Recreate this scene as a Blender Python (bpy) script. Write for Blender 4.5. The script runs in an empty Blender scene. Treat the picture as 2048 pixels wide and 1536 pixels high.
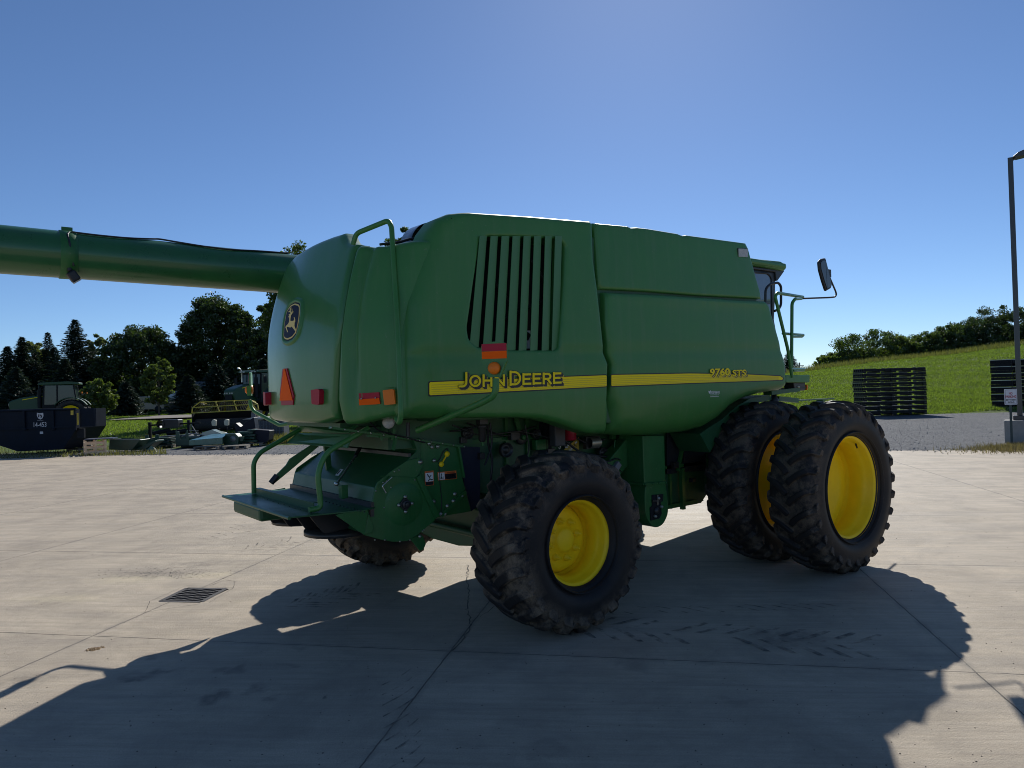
import bpy, bmesh, math, random
import numpy as np
from mathutils import Vector, Matrix
from mathutils.geometry import delaunay_2d_cdt, tessellate_polygon
random.seed(7)
SC = bpy.context.scene
COL = SC.collection
R = math.radians

# ---------------------------------------------------------------- camera
CX, CY, CH = -4.2244, -6.6795, 2.0892
YAW, PITCH, ROLL, FPX = 37.3096, 0.644, 1.71, 1452.71
def _frame():
    y, p, r = R(YAW), R(PITCH), R(ROLL)
    F = Vector((math.sin(y)*math.cos(p), math.cos(y)*math.cos(p), math.sin(p)))
    Rt = Vector((math.cos(y), -math.sin(y), 0))
    U = Rt.cross(F)
    return F, Rt*math.cos(r)-U*math.sin(r), Rt*math.sin(r)+U*math.cos(r)
FW, RT, UP = _frame()
CAMP = Vector((CX, CY, CH))
cam_d = bpy.data.cameras.new('camera')
cam = bpy.data.objects.new('camera', cam_d); COL.objects.link(cam)
M = Matrix((RT, UP, -FW)).transposed().to_4x4(); M.translation = CAMP
cam.matrix_world = M
cam_d.sensor_fit = 'HORIZONTAL'; cam_d.sensor_width = 36.0
cam_d.lens = FPX/2048*36.0
cam_d.clip_start = 0.05; cam_d.clip_end = 6000
SC.camera = cam

# ---------------------------------------------------------------- sky, sun, exposure
SUN_ELEV, SUN_AZ = R(34.5), R(48.6)      # azimuth from +Y towards +X
w = bpy.data.worlds.new('World'); SC.world = w; w.use_nodes = True
nt = w.node_tree; nt.nodes.clear()
sky = nt.nodes.new('ShaderNodeTexSky'); sky.sky_type = 'NISHITA'
sky.sun_disc = False; sky.sun_elevation = SUN_ELEV; sky.sun_rotation = SUN_AZ
sky.air_density = 1.0; sky.dust_density = 0.7; sky.ozone_density = 6.5; sky.altitude = 2500
bg = nt.nodes.new('ShaderNodeBackground'); bg.inputs['Strength'].default_value = 0.070
wo = nt.nodes.new('ShaderNodeOutputWorld')
nt.links.new(sky.outputs[0], bg.inputs[0]); nt.links.new(bg.outputs[0], wo.inputs[0])
sl = bpy.data.lights.new('sun', 'SUN'); sl.energy = 3.3; sl.angle = R(0.53); sl.color = (1.0, 0.98, 0.92)
so = bpy.data.objects.new('sun', sl); COL.objects.link(so)
sd = Vector((math.sin(SUN_AZ)*math.cos(SUN_ELEV), math.cos(SUN_AZ)*math.cos(SUN_ELEV), math.sin(SUN_ELEV)))
so.rotation_euler = sd.to_track_quat('Z', 'Y').to_euler(); so.location = (0, 0, 30)
SC.view_settings.view_transform = 'Standard'; SC.view_settings.look = 'None'
SC.view_settings.exposure = 0.52; SC.view_settings.gamma = 1.0
try: SC.view_settings.use_curve_mapping = False
except Exception: pass
SC.render.engine = 'CYCLES'; SC.cycles.filter_width = 1.0

# ---------------------------------------------------------------- measuring helpers (photo ray onto a known plane)
def ray(u, v): return FW + RT*((u-1024)/FPX) - UP*((v-768)/FPX)
def onY(u, v, y): d = ray(u, v); return CAMP + d*((y-CY)/d.y)
def onX(u, v, x): d = ray(u, v); return CAMP + d*((x-CX)/d.x)
def onZ(u, v, z=0.0): d = ray(u, v); return CAMP + d*((z-CH)/d.z)
def atD(u, v, dep): d = ray(u, v); return CAMP + d*dep
def plan(x, a): return None
VR = Vector((math.cos(R(YAW)), -math.sin(R(YAW)), 0)); VF = Vector((math.sin(R(YAW)), math.cos(R(YAW)), 0))
FACE = -R(YAW)     # rotation that lays local x along the view's right, local y away

# ---------------------------------------------------------------- materials
MATS = {}
def mat(name, col, rough=0.6, metal=0.0, coat=0.0, var=0.0, vscale=4.0, bump=0.0, bscale=60.0, dust=0.0, dustcol=(0.22, 0.18, 0.13), spec=None, emit=None, alpha=None, trans=0.0, streak=0.0):
    if name in MATS: return MATS[name]
    m = bpy.data.materials.new(name); m.use_nodes = True; MATS[name] = m
    n = m.node_tree.nodes; l = m.node_tree.links
    b = n['Principled BSDF']
    b.inputs['Base Color'].default_value = (*col, 1); b.inputs['Roughness'].default_value = rough
    b.inputs['Metallic'].default_value = metal
    if coat: b.inputs['Coat Weight'].default_value = coat; b.inputs['Coat Roughness'].default_value = 0.10
    if spec is not None: b.inputs['Specular IOR Level'].default_value = spec
    if trans: b.inputs['Transmission Weight'].default_value = trans
    if emit: b.inputs['Emission Color'].default_value = (*emit[0], 1); b.inputs['Emission Strength'].default_value = emit[1]
    tc = None
    if var or bump or dust:
        tc = n.new('ShaderNodeTexCoord')
    last = None
    if var:
        nz = n.new('ShaderNodeTexNoise'); nz.inputs['Scale'].default_value = vscale; nz.inputs['Detail'].default_value = 8; nz.inputs['Roughness'].default_value = 0.65
        l.new(tc.outputs['Object'], nz.inputs['Vector'])
        mr = n.new('ShaderNodeMapRange'); mr.inputs[1].default_value = 0.3; mr.inputs[2].default_value = 0.7
        mr.inputs[3].default_value = 1-var; mr.inputs[4].default_value = 1+var
        l.new(nz.outputs['Fac'], mr.inputs[0])
        mx = n.new('ShaderNodeVectorMath'); mx.operation = 'SCALE'; mx.inputs[0].default_value = col
        l.new(mr.outputs[0], mx.inputs['Scale']); last = mx.outputs[0]
        rr = n.new('ShaderNodeMapRange'); rr.inputs[3].default_value = max(0.02, rough-0.12); rr.inputs[4].default_value = min(1, rough+0.12)
        l.new(nz.outputs['Fac'], rr.inputs[0]); l.new(rr.outputs[0], b.inputs['Roughness'])
    if dust:
        nd = n.new('ShaderNodeTexNoise'); nd.inputs['Scale'].default_value = 2.3; nd.inputs['Detail'].default_value = 10; nd.inputs['Roughness'].default_value = 0.7
        l.new(tc.outputs['Object'], nd.inputs['Vector'])
        md = n.new('ShaderNodeMapRange'); md.inputs[1].default_value = 0.42; md.inputs[2].default_value = 0.75; md.inputs[4].default_value = dust
        l.new(nd.outputs['Fac'], md.inputs[0])
        mc = n.new('ShaderNodeMix'); mc.data_type = 'RGBA'; l.new(md.outputs[0], mc.inputs[0])
        if last: l.new(last, mc.inputs[6])
        else: mc.inputs[6].default_value = (*col, 1)
        mc.inputs[7].default_value = (*dustcol, 1); last = mc.outputs[2]
    if streak:
        if tc is None: tc = n.new('ShaderNodeTexCoord')
        mp_ = n.new('ShaderNodeMapping'); mp_.inputs['Scale'].default_value = (14, 14, .9); l.new(tc.outputs['Object'], mp_.inputs['Vector'])
        ns = n.new('ShaderNodeTexNoise'); ns.inputs['Scale'].default_value = 1.0; ns.inputs['Detail'].default_value = 8; ns.inputs['Roughness'].default_value = .7; l.new(mp_.outputs[0], ns.inputs['Vector'])
        m1 = n.new('ShaderNodeMapRange'); m1.inputs[1].default_value = .5; m1.inputs[2].default_value = .75; m1.inputs[4].default_value = streak; l.new(ns.outputs['Fac'], m1.inputs[0])
        nk = n.new('ShaderNodeTexNoise'); nk.inputs['Scale'].default_value = 45; nk.inputs['Detail'].default_value = 3; l.new(tc.outputs['Object'], nk.inputs['Vector'])
        m2 = n.new('ShaderNodeMapRange'); m2.inputs[1].default_value = .68; m2.inputs[2].default_value = .74; m2.inputs[4].default_value = streak*2.2; l.new(nk.outputs['Fac'], m2.inputs[0])
        m3 = n.new('ShaderNodeMath'); m3.operation = 'MAXIMUM'; l.new(m1.outputs[0], m3.inputs[0]); l.new(m2.outputs[0], m3.inputs[1])
        c3 = n.new('ShaderNodeMix'); c3.data_type = 'RGBA'; l.new(m3.outputs[0], c3.inputs[0]); l.new(last, c3.inputs[6]); c3.inputs[7].default_value = (0.22, 0.24, 0.16, 1); last = c3.outputs[2]
    if last: l.new(last, b.inputs['Base Color'])
    if bump:
        nb = n.new('ShaderNodeTexNoise'); nb.inputs['Scale'].default_value = bscale; nb.inputs['Detail'].default_value = 6
        l.new(tc.outputs['Object'], nb.inputs['Vector'])
        bp = n.new('ShaderNodeBump'); bp.inputs['Strength'].default_value = bump; bp.inputs['Distance'].default_value = 0.02
        l.new(nb.outputs['Fac'], bp.inputs['Height']); l.new(bp.outputs[0], b.inputs['Normal'])
    return m
G_PANEL = mat('green_panel', (0.046, 0.190, 0.042), 0.42, coat=0.12, var=0.06, vscale=3, bump=0.012, bscale=5, dust=0.16, dustcol=(0.12, 0.17, 0.08), spec=.4, streak=.14)
G_METAL = mat('green_metal', (0.022, 0.130, 0.032), 0.42, coat=0.05, spec=.35, streak=.12, var=0.12, vscale=5, bump=0.05, bscale=8, dust=0.16, dustcol=(0.08, 0.10, 0.06))
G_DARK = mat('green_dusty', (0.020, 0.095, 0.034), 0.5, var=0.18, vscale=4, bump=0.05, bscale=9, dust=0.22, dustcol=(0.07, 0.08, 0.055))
G_GLOSS = mat('green_gloss', (0.016, 0.095, 0.032), 0.38, coat=0.08, spec=.3, var=0.08, dust=0.1, dustcol=(0.10, 0.12, 0.08))
G_HOOD = mat('green_hood', (0.044, 0.180, 0.042), 0.36, coat=0.45, var=0.05, vscale=3, dust=0.12, dustcol=(0.12, 0.17, 0.08), spec=.4, streak=.08)
G_LOUV = mat('louvre_green', (0.055, 0.185, 0.062), 0.5, var=.08, streak=.1)  # greyer green than the panels, with the light the slats catch painted in
YEL = mat('yellow_paint', (1.0, 0.68, 0.010), 0.42, coat=0.0, spec=.25, var=0.07, vscale=4, dust=0.18, dustcol=(0.55, 0.36, 0.05))
YEL2 = mat('yellow_old', (0.55, 0.42, 0.04), 0.6, var=0.2, dust=0.4)
BLK = mat('black_plastic', (0.012, 0.012, 0.015), 0.45, var=0.1)
BLKM = mat('black_metal', (0.02, 0.02, 0.022), 0.4, var=0.15, dust=0.15)
VOID = mat('dark_void', (0.006, 0.007, 0.010), 0.9)  # near-black, puts the shade inside hollows into the colour
STEEL = mat('bright_steel', (0.55, 0.55, 0.52), 0.3, metal=0.9, var=0.1)
ZINC = mat('zinc', (0.45, 0.44, 0.38), 0.4, metal=0.8)
RED = mat('red_reflector', (0.42, 0.010, 0.03), 0.45, spec=.3)
REDP = mat('red_paint', (0.35, 0.01, 0.03), 0.4)
ORG = mat('orange_film', (1.0, 0.13, 0.004), 0.7, spec=.15)
AMB = mat('amber_lens', (0.85, 0.20, 0.015), 0.35, spec=.3)
LENS = mat('clear_lens', (0.42, 0.40, 0.36), 0.3, coat=0.3, var=.15, vscale=30)
GLASS = mat('tinted_glass', (0.03, 0.05, 0.06), 0.06, coat=1.0)
DECY = mat('decal_yellow', (1.0, 0.76, 0.012), 0.5, spec=.2)
DECO = mat('decal_ochre', (0.70, 0.52, 0.015), 0.35)
DECK = mat('decal_black', (0.01, 0.01, 0.012), 0.4)
DECW = mat('decal_white', (0.72, 0.72, 0.70), 0.45)
DECN = mat('decal_navy', (0.014, 0.022, 0.055), 0.6, spec=.2)
DECC = mat('decal_cream', (0.85, 0.66, 0.26), 0.6, spec=.2)
DECR = mat('decal_orange', (0.75, 0.16, 0.03), 0.45)
CONC = mat('cast_concrete', (0.30, 0.28, 0.25), 0.9, var=0.15, bump=0.3, bscale=30)
WOODL = mat('pale_timber', (0.78, 0.54, 0.33), 0.8, var=0.2, vscale=8)
WOODG = mat('grey_timber', (0.22, 0.19, 0.15), 0.85, var=0.25, vscale=8)

def tyre_mat(name, R0, dirt, seed):
    """rubber, with dried soil low between the lugs (radius from the axle in object space)"""
    m = bpy.data.materials.new(name); m.use_nodes = True
    n = m.node_tree.nodes; l = m.node_tree.links; b = n['Principled BSDF']
    tc = n.new('ShaderNodeTexCoord'); sp = n.new('ShaderNodeSeparateXYZ'); l.new(tc.outputs['Object'], sp.inputs[0])
    cb = n.new('ShaderNodeCombineXYZ'); l.new(sp.outputs[0], cb.inputs[0]); l.new(sp.outputs[2], cb.inputs[1])
    ln = n.new('ShaderNodeVectorMath'); ln.operation = 'LENGTH'; l.new(cb.outputs[0], ln.inputs[0])
    deep = n.new('ShaderNodeMapRange'); deep.inputs[1].default_value = R0-0.018; deep.inputs[2].default_value = R0-0.034
    l.new(ln.outputs['Value'], deep.inputs[0])
    mid = n.new('ShaderNodeMapRange'); mid.inputs[1].default_value = R0-0.27; mid.inputs[2].default_value = R0-0.10
    l.new(ln.outputs['Value'], mid.inputs[0])
    nz = n.new('ShaderNodeTexNoise'); nz.inputs['Scale'].default_value = 5+seed; nz.inputs['Detail'].default_value = 10; nz.inputs['Roughness'].default_value = 0.7
    l.new(tc.outputs['Object'], nz.inputs['Vector'])
    nm = n.new('ShaderNodeMapRange'); nm.inputs[1].default_value = 0.42; nm.inputs[2].default_value = 0.58; nm.inputs[4].default_value = dirt
    l.new(nz.outputs['Fac'], nm.inputs[0])
    a = n.new('ShaderNodeMath'); a.operation = 'MULTIPLY'; l.new(deep.outputs[0], a.inputs[0]); l.new(mid.outputs[0], a.inputs[1])
    a2 = n.new('ShaderNodeMath'); a2.operation = 'MULTIPLY'; l.new(a.outputs[0], a2.inputs[0]); l.new(nm.outputs[0], a2.inputs[1])
    # light overall dust
    n3 = n.new('ShaderNodeTexNoise'); n3.inputs['Scale'].default_value = 2.2; n3.inputs['Detail'].default_value = 8
    l.new(tc.outputs['Object'], n3.inputs['Vector'])
    n3m = n.new('ShaderNodeMapRange'); n3m.inputs[1].default_value = 0.35; n3m.inputs[2].default_value = 0.75; n3m.inputs[4].default_value = 0.16
    l.new(n3.outputs['Fac'], n3m.inputs[0])
    mx = n.new('ShaderNodeMath'); mx.operation = 'MAXIMUM'; l.new(a2.outputs[0], mx.inputs[0]); l.new(n3m.outputs[0], mx.inputs[1])
    n2 = n.new('ShaderNodeTexNoise'); n2.inputs['Scale'].default_value = 90; n2.inputs['Detail'].default_value = 6
    l.new(tc.outputs['Object'], n2.inputs['Vector'])
    soil = n.new('ShaderNodeMix'); soil.data_type = 'RGBA'; soil.inputs[6].default_value = (0.09, 0.064, 0.045, 1); soil.inputs[7].default_value = (0.30, 0.225, 0.155, 1)
    l.new(n2.outputs['Fac'], soil.inputs[0])
    mc = n.new('ShaderNodeMix'); mc.data_type = 'RGBA'; mc.inputs[6].default_value = (0.010, 0.010, 0.012, 1); b.inputs['Specular IOR Level'].default_value = .28
    l.new(mx.outputs[0], mc.inputs[0]); l.new(soil.outputs[2], mc.inputs[7]); l.new(mc.outputs[2], b.inputs['Base Color'])
    rr = n.new('ShaderNodeMapRange'); rr.inputs[3].default_value = 0.55; rr.inputs[4].default_value = 0.95; l.new(mx.outputs[0], rr.inputs[0]); l.new(rr.outputs[0], b.inputs['Roughness'])
    bp = n.new('ShaderNodeBump'); bp.inputs['Strength'].default_value = 0.5; bp.inputs['Distance'].default_value = 0.012
    ad = n.new('ShaderNodeMath'); ad.operation = 'MULTIPLY'; l.new(n2.outputs['Fac'], ad.inputs[0]); l.new(mx.outputs[0], ad.inputs[1])
    ad2 = n.new('ShaderNodeMath'); ad2.operation = 'ADD'; l.new(ad.outputs[0], ad2.inputs[0]); ad2.inputs[1].default_value = 0.0
    l.new(ad2.outputs[0], bp.inputs['Height']); l.new(bp.outputs[0], b.inputs['Normal'])
    return m

# ---------------------------------------------------------------- object helpers
def tag(o, label=None, cat=None, group=None, kind=None):
    if label: o['label'] = label
    if cat: o['category'] = cat
    if group: o['group'] = group
    if kind: o['kind'] = kind
    return o
def thing(name, label, cat, loc=(0, 0, 0), rz=0.0, group=None):
    o = bpy.data.objects.new(name, None); COL.objects.link(o); o.empty_display_size = 0.3
    o.location = loc; o.rotation_euler = (0, 0, rz)
    return tag(o, label, cat, group)
def link(name, me, parent=None, mats=None, loc=None, rz=None):
    o = bpy.data.objects.new(name, me); COL.objects.link(o)
    if parent: o.parent = parent
    if mats is not None:
        for m in (mats if isinstance(mats, (list, tuple)) else [mats]): me.materials.append(m)
    if loc is not None: o.location = loc
    if rz is not None: o.rotation_euler = (0, 0, rz)
    return o
def copy_tree(o, parent=None):
    c = o.copy(); COL.objects.link(c); c.parent = parent
    for ch in list(o.children): copy_tree(ch, c)
    return c

class MB:
    """collects simple solids into ONE mesh; idx = material slot"""
    def __init__(s): s.v = []; s.f = []; s.m = []; s.sm = []
    def add(s, vs, fs, mi=0, smooth=False):
        b = len(s.v); s.v += [tuple(x) for x in vs]
        for f in fs: s.f.append([b+i for i in f]); s.m.append(mi); s.sm.append(smooth)
    def box(s, c, d, rot=None, mi=0):
        x, y, z = d[0]/2, d[1]/2, d[2]/2
        vs = [Vector(p) for p in ((-x,-y,-z),(x,-y,-z),(x,y,-z),(-x,y,-z),(-x,-y,z),(x,-y,z),(x,y,z),(-x,y,z))]
        if rot is not None: vs = [rot @ p for p in vs]
        c = Vector(c)
        s.add([p+c for p in vs], [(0,3,2,1),(4,5,6,7),(0,1,5,4),(1,2,6,5),(2,3,7,6),(3,0,4,7)], mi)
    def bar(s, a, b, w, h, mi=0, up=Vector((0, 0, 1))):
        a, b = Vector(a), Vector(b); d = b-a; L = d.length; x = d.normalized()
        if abs(x.dot(up)) > 0.98: up = Vector((1, 0, 0))
        y = up.cross(x).normalized(); z = x.cross(y)
        s.box((a+b)/2, (L, w, h), Matrix((x, y, z)).transposed(), mi)
    def prism(s, pts, a, b, axis='y', mi=0):
        """pts 2D: axis y -> (x,z); axis x -> (y,z); axis z -> (x,y)"""
        def P(p, t): return {'y': (p[0], t, p[1]), 'x': (t, p[0], p[1]), 'z': (p[0], p[1], t)}[axis]
        n = len(pts)
        vs = [P(p, a) for p in pts]+[P(p, b) for p in pts]
        s.add(vs, [list(range(n))[::-1], list(range(n, 2*n))]+[(i, (i+1) % n, n+(i+1) % n, n+i) for i in range(n)], mi)
    def tube(s, pts, r, seg=10, mi=0, cap=True, fillet=0.0):
        pts = [Vector(p) for p in pts]
        if fillet and len(pts) > 2:
            q = [pts[0]]
            for i in range(1, len(pts)-1):
                a, b, c = pts[i-1], pts[i], pts[i+1]
                f = min(fillet, (a-b).length*0.45, (c-b).length*0.45)
                p0 = b+(a-b).normalized()*f; p1 = b+(c-b).normalized()*f
                for k in range(7):
                    t = k/6; q.append(p0*(1-t)**2+b*2*t*(1-t)+p1*t*t)
            q.append(pts[-1]); pts = q
        n = len(pts); vs = []; ref = None
        for i, p in enumerate(pts):
            d = (pts[min(i+1, n-1)]-pts[max(i-1, 0)]).normalized()
            if ref is None:
                ref = d.orthogonal().normalized()
            else:
                ref = (ref-d*ref.dot(d)).normalized()
            bn = d.cross(ref); rr = r[i] if isinstance(r, (list, tuple)) else r
            for k in range(seg):
                t = 2*math.pi*k/seg; vs.append(p+(ref*math.cos(t)+bn*math.sin(t))*rr)
        fs = [(i*seg+k, i*seg+(k+1) % seg, (i+1)*seg+(k+1) % seg, (i+1)*seg+k) for i in range(n-1) for k in range(seg)]
        s.add(vs, fs, mi, True)
        if cap:
            s.add(vs[:seg], [list(range(seg))[::-1]], mi); s.add(vs[-seg:], [list(range(seg))], mi)
    def lathe(s, prof, c=(0, 0, 0), axis='y', seg=48, mi=0, smooth=True, arc=None):
        """prof: (radius, offset along axis)"""
        c = Vector(c); n = len(prof); vs = []
        for k in range(seg):
            t = 2*math.pi*k/seg; cs, sn = math.cos(t), math.sin(t)
            for r_, o in prof:
                if axis == 'y': p = Vector((r_*cs, o, r_*sn))
                elif axis == 'z': p = Vector((r_*cs, r_*sn, o))
                else: p = Vector((o, r_*cs, r_*sn))
                vs.append(c+p)
        fs = []
        for k in range(seg):
            k2 = (k+1) % seg
            for i in range(n-1): fs.append((k*n+i, k*n+i+1, k2*n+i+1, k2*n+i))
        s.add(vs, fs, mi, smooth)
    def build(s, name, mats, parent=None, bevel=0.0, seg=2, loc=None, rz=None, fixn=True):
        me = bpy.data.meshes.new(name); me.from_pydata(s.v, [], s.f)
        me.polygons.foreach_set('material_index', s.m); me.polygons.foreach_set('use_smooth', s.sm)
        if fixn:
            bm = bmesh.new(); bm.from_mesh(me); bmesh.ops.recalc_face_normals(bm, faces=bm.faces); bm.to_mesh(me); bm.free()
        me.update()
        o = link(name, me, parent, mats, loc, rz)
        if bevel:
            md = o.modifiers.new('bevel', 'BEVEL'); md.width = bevel; md.segments = seg; md.limit_method = 'ANGLE'; md.angle_limit = R(40)
            md.harden_normals = False
        return o

def inpoly(p, poly):
    x, y = p; c = False; n = len(poly); j = n-1
    for i in range(n):
        xi, yi = poly[i]; xj, yj = poly[j]
        if (yi > y) != (yj > y) and x < (xj-xi)*(y-yi)/(yj-yi)+xi: c = not c
        j = i
    return c
def segdist(P, poly):
    P = np.asarray(P, float); best = np.full(len(P), 1e9)
    n = len(poly)
    for i in range(n):
        a = np.array(poly[i]); b = np.array(poly[(i+1) % n]); ab = b-a
        t = np.clip(((P-a)@ab)/max(1e-12, ab@ab), 0, 1)
        best = np.minimum(best, np.linalg.norm(P-(a+t[:, None]*ab), axis=1))
    return best
def resample(poly, step):
    out = []
    n = len(poly)
    for i in range(n):
        a = Vector(poly[i]); b = Vector(poly[(i+1) % n]); k = max(1, int((b-a).length/step))
        for j in range(k): out.append(tuple(a.lerp(b, j/k)))
    return out
def round_poly(poly, rad):
    """round polygon corners; rad scalar or list"""
    out = []; n = len(poly)
    for i in range(n):
        a, b, c = Vector(poly[i-1]), Vector(poly[i]), Vector(poly[(i+1) % n])
        r_ = rad[i] if isinstance(rad, (list, tuple)) else rad
        f = min(r_, (a-b).length*0.48, (c-b).length*0.48)
        if f < 1e-4: out.append(tuple(b)); continue
        p0 = b+(a-b).normalized()*f; p1 = b+(c-b).normalized()*f
        for k in range(7):
            t = k/6; out.append(tuple(p0*(1-t)**2+b*2*t*(1-t)+p1*t*t))
    return out
def inset(poly, d):
    n = len(poly); A = 0
    for i in range(n): A += poly[i][0]*poly[(i+1) % n][1]-poly[(i+1) % n][0]*poly[i][1]
    s = 1 if A > 0 else -1; out = []
    for i in range(n):
        a, b, c = Vector(poly[i-1]), Vector(poly[i]), Vector(poly[(i+1) % n])
        e1 = (b-a).normalized(); e2 = (c-b).normalized(); n1 = Vector((-e1.y, e1.x))*s; n2 = Vector((-e2.y, e2.x))*s
        m = (n1+n2); m = m.normalized() if m.length > 1e-6 else n1
        dd = d(b) if callable(d) else d
        out.append(tuple(b+m*dd))
    return out
def shell(name, outline, F, rfun, m, parent, holes=(), step=0.06, skirt=0.12, hole_r=0.025, mirror=False):
    """curved moulded panel. outline 2D (a,b); F(a,b,depth)->3D point; edge rolled in with radius rfun((a,b))."""
    outline = resample(outline, step*0.7)
    holes = [resample(h, step*0.7) for h in holes]
    rf = rfun if callable(rfun) else (lambda p: rfun)
    loops = [outline]; pts = []; edges = []
    def addloop(lp, cons):
        b = len(pts); pts.extend(lp)
        if cons: edges.extend([(b+i, b+(i+1) % len(lp)) for i in range(len(lp))])
        return b
    b0 = addloop(outline, True); hb = [addloop(h, True) for h in holes]
    for fr in (0.06, 0.2, 0.42, 0.7, 1.0):
        q = inset(outline, lambda p: fr*rf(p))
        d = segdist(q, outline)
        pts.extend([p for p, dd in zip(q, d) if inpoly(p, outline) and dd > fr*0.8*rf(Vector(p))])
    for h in holes:
        for fr in (0.25, 0.6, 1.0):
            pts.extend(inset(h, -fr*hole_r))
    xs = [p[0] for p in outline]; ys = [p[1] for p in outline]
    gx = np.arange(min(xs), max(xs), step); gy = np.arange(min(ys), max(ys), step)
    gp = [(x, y) for x in gx for y in gy]
    d = segdist(gp, outline); dh = np.full(len(gp), 9.0)
    for h in holes: dh = np.minimum(dh, segdist(gp, h))
    for p, dd, d2 in zip(gp, d, dh):
        if dd > rf(Vector(p))*1.02+0.01 and d2 > hole_r*1.2 and inpoly(p, outline) and not any(inpoly(p, h) for h in holes): pts.append(p)
    V, E_, Fc, ov, oe, of = delaunay_2d_cdt([Vector(p) for p in pts], edges, [], 0, 1e-6)
    P2 = np.array([(v.x, v.y) for v in V])
    d = segdist(P2, outline); dep = np.zeros(len(P2))
    for i in range(len(P2)):
        r_ = rf(Vector(P2[i]))
        if d[i] < r_: dep[i] = r_-math.sqrt(max(0, r_*r_-(r_-d[i])**2))
    for h in holes:
        d2 = segdist(P2, h)
        for i in range(len(P2)):
            if d2[i] < hole_r: dep[i] = max(dep[i], hole_r-math.sqrt(max(0, hole_r**2-(hole_r-d2[i])**2)))
    verts = [F(P2[i][0], P2[i][1], dep[i]) for i in range(len(P2))]
    faces = []
    for f in Fc:
        c = P2[list(f)].mean(axis=0)
        if inpoly(c, outline) and not any(inpoly(c, h) for h in holes): faces.append(list(f))
    # skirts
    lut = {}
    for i, o_ in enumerate(ov):
        for k in o_: lut[k] = i
    for b, lp in [(b0, outline)]+list(zip(hb, holes)):
        n = len(lp); idx = [lut[b+i] for i in range(n)]; base = len(verts)
        for i in idx: verts.append(F(P2[i][0], P2[i][1], dep[i]+skirt))
        for i in range(n): faces.append([idx[i], idx[(i+1) % n], base+(i+1) % n, base+i])
    me = bpy.data.meshes.new(name); me.from_pydata([tuple(v) for v in verts], [], faces)
    bm = bmesh.new(); bm.from_mesh(me); bmesh.ops.recalc_face_normals(bm, faces=bm.faces)
    bmesh.ops.delete(bm, geom=[v for v in bm.verts if not v.link_faces], context='VERTS'); bm.to_mesh(me); bm.free()
    me.polygons.foreach_set('use_smooth', [True]*len(me.polygons)); me.update()
    return link(name, me, parent, m)
def sheet2d(name, poly, F, m, parent=None, grid=0.0):
    """thin decal laid on a surface: poly 2D, F(a,b)->3D"""
    poly = [tuple(p) for p in poly]
    if grid: poly = resample(poly, grid)
    pts = list(poly); n = len(poly); ed = [(i, (i+1) % n) for i in range(n)]
    if grid:
        xs = [p[0] for p in poly]; ys = [p[1] for p in poly]
        gp = [(x, y) for x in np.arange(min(xs), max(xs), grid) for y in np.arange(min(ys), max(ys), grid)]
        if gp:
            d = segdist(gp, poly); pts += [p for p, dd in zip(gp, d) if dd > grid*0.4 and inpoly(p, poly)]
    V, E_, Fc, *_ = delaunay_2d_cdt([Vector(p) for p in pts], ed, [], 0, 1e-7)
    fs = [list(f) for f in Fc if inpoly((sum(V[i].x for i in f)/len(f), sum(V[i].y for i in f)/len(f)), poly)]
    return [F(v.x, v.y) for v in V], fs
_fcache = {}
def text_geo(s, bold=0.0):
    if (s, bold) in _fcache: return _fcache[(s, bold)]
    cu = bpy.data.curves.new('lettering', 'FONT'); cu.body = s; cu.size = 1; cu.resolution_u = 4; cu.offset = bold
    o = bpy.data.objects.new('lettering', cu); COL.objects.link(o)
    dg = bpy.context.evaluated_depsgraph_get(); dg.update()
    me = bpy.data.meshes.new_from_object(o.evaluated_get(dg))
    V = np.array([v.co[:2] for v in me.vertices]); Fc = [list(p.vertices) for p in me.polygons]
    bpy.data.objects.remove(o); bpy.data.curves.remove(cu); bpy.data.meshes.remove(me)
    mn, mx = V.min(0), V.max(0); V = (V-mn)/(mx-mn)
    _fcache[(s, bold)] = (V, Fc); return V, Fc
def text_on(mb, s, F, x0, y0, x1, y1, mi=0, bold=0.0):
    """lettering fitted to the box (x0,y0)-(x1,y1) of a 2D domain mapped by F"""
    V, Fc = text_geo(s, bold)
    mb.add([F(x0+(x1-x0)*v[0], y0+(y1-y0)*v[1]) for v in V], Fc, mi)
def stroke(pts, w):
    """2D polyline -> list of quads"""
    out = []
    for a, b in zip(pts[:-1], pts[1:]):
        a, b = Vector(a), Vector(b); d = (b-a).normalized(); n = Vector((-d.y, d.x))*w/2
        out.append([tuple(a-n-d*w*.2), tuple(b-n+d*w*.2), tuple(b+n+d*w*.2), tuple(a+n-d*w*.2)])
    return out
# ================================================================ COMBINE HARVESTER (world frame = machine frame: x forward, y left, rear axle at x=0)
combine = thing('combine_harvester', 'big green combine harvester with yellow stripe and yellow wheels filling the middle of the yard', 'combine harvester', (0, 0, 0))
CB = combine
def ysurf(x, z):
    y = -1.60
    if z > 2.42: y += 0.045*((z-2.42)/1.2)**1.5
    if z < 2.04: y += 0.10*((2.04-z)/0.42)**2
    # soft swage above the stripe, stronger towards the front
    k = math.exp(-((z-2.43-0.02*x)/0.05)**2)
    y += 0.010*k
    if x > 0.8: y -= 0.012*math.exp(-((z-(3.02+0.02*(x-0.8)))/0.05)**2)*min(1, (x-0.8))
    return y
def onSide(u, v, off=0.0):
    y = -1.6
    for _ in range(8):
        p = onY(u, v, y+off); y = ysurf(p.x, p.z)
    return onY(u, v, y+off)
def side_xz(pxs): return [(lambda p: (p.x, p.z))(onSide(*q)) for q in pxs]
def Fside(x, z, d=0.0): return Vector((x, ysurf(x, z)+d, z))

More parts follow.
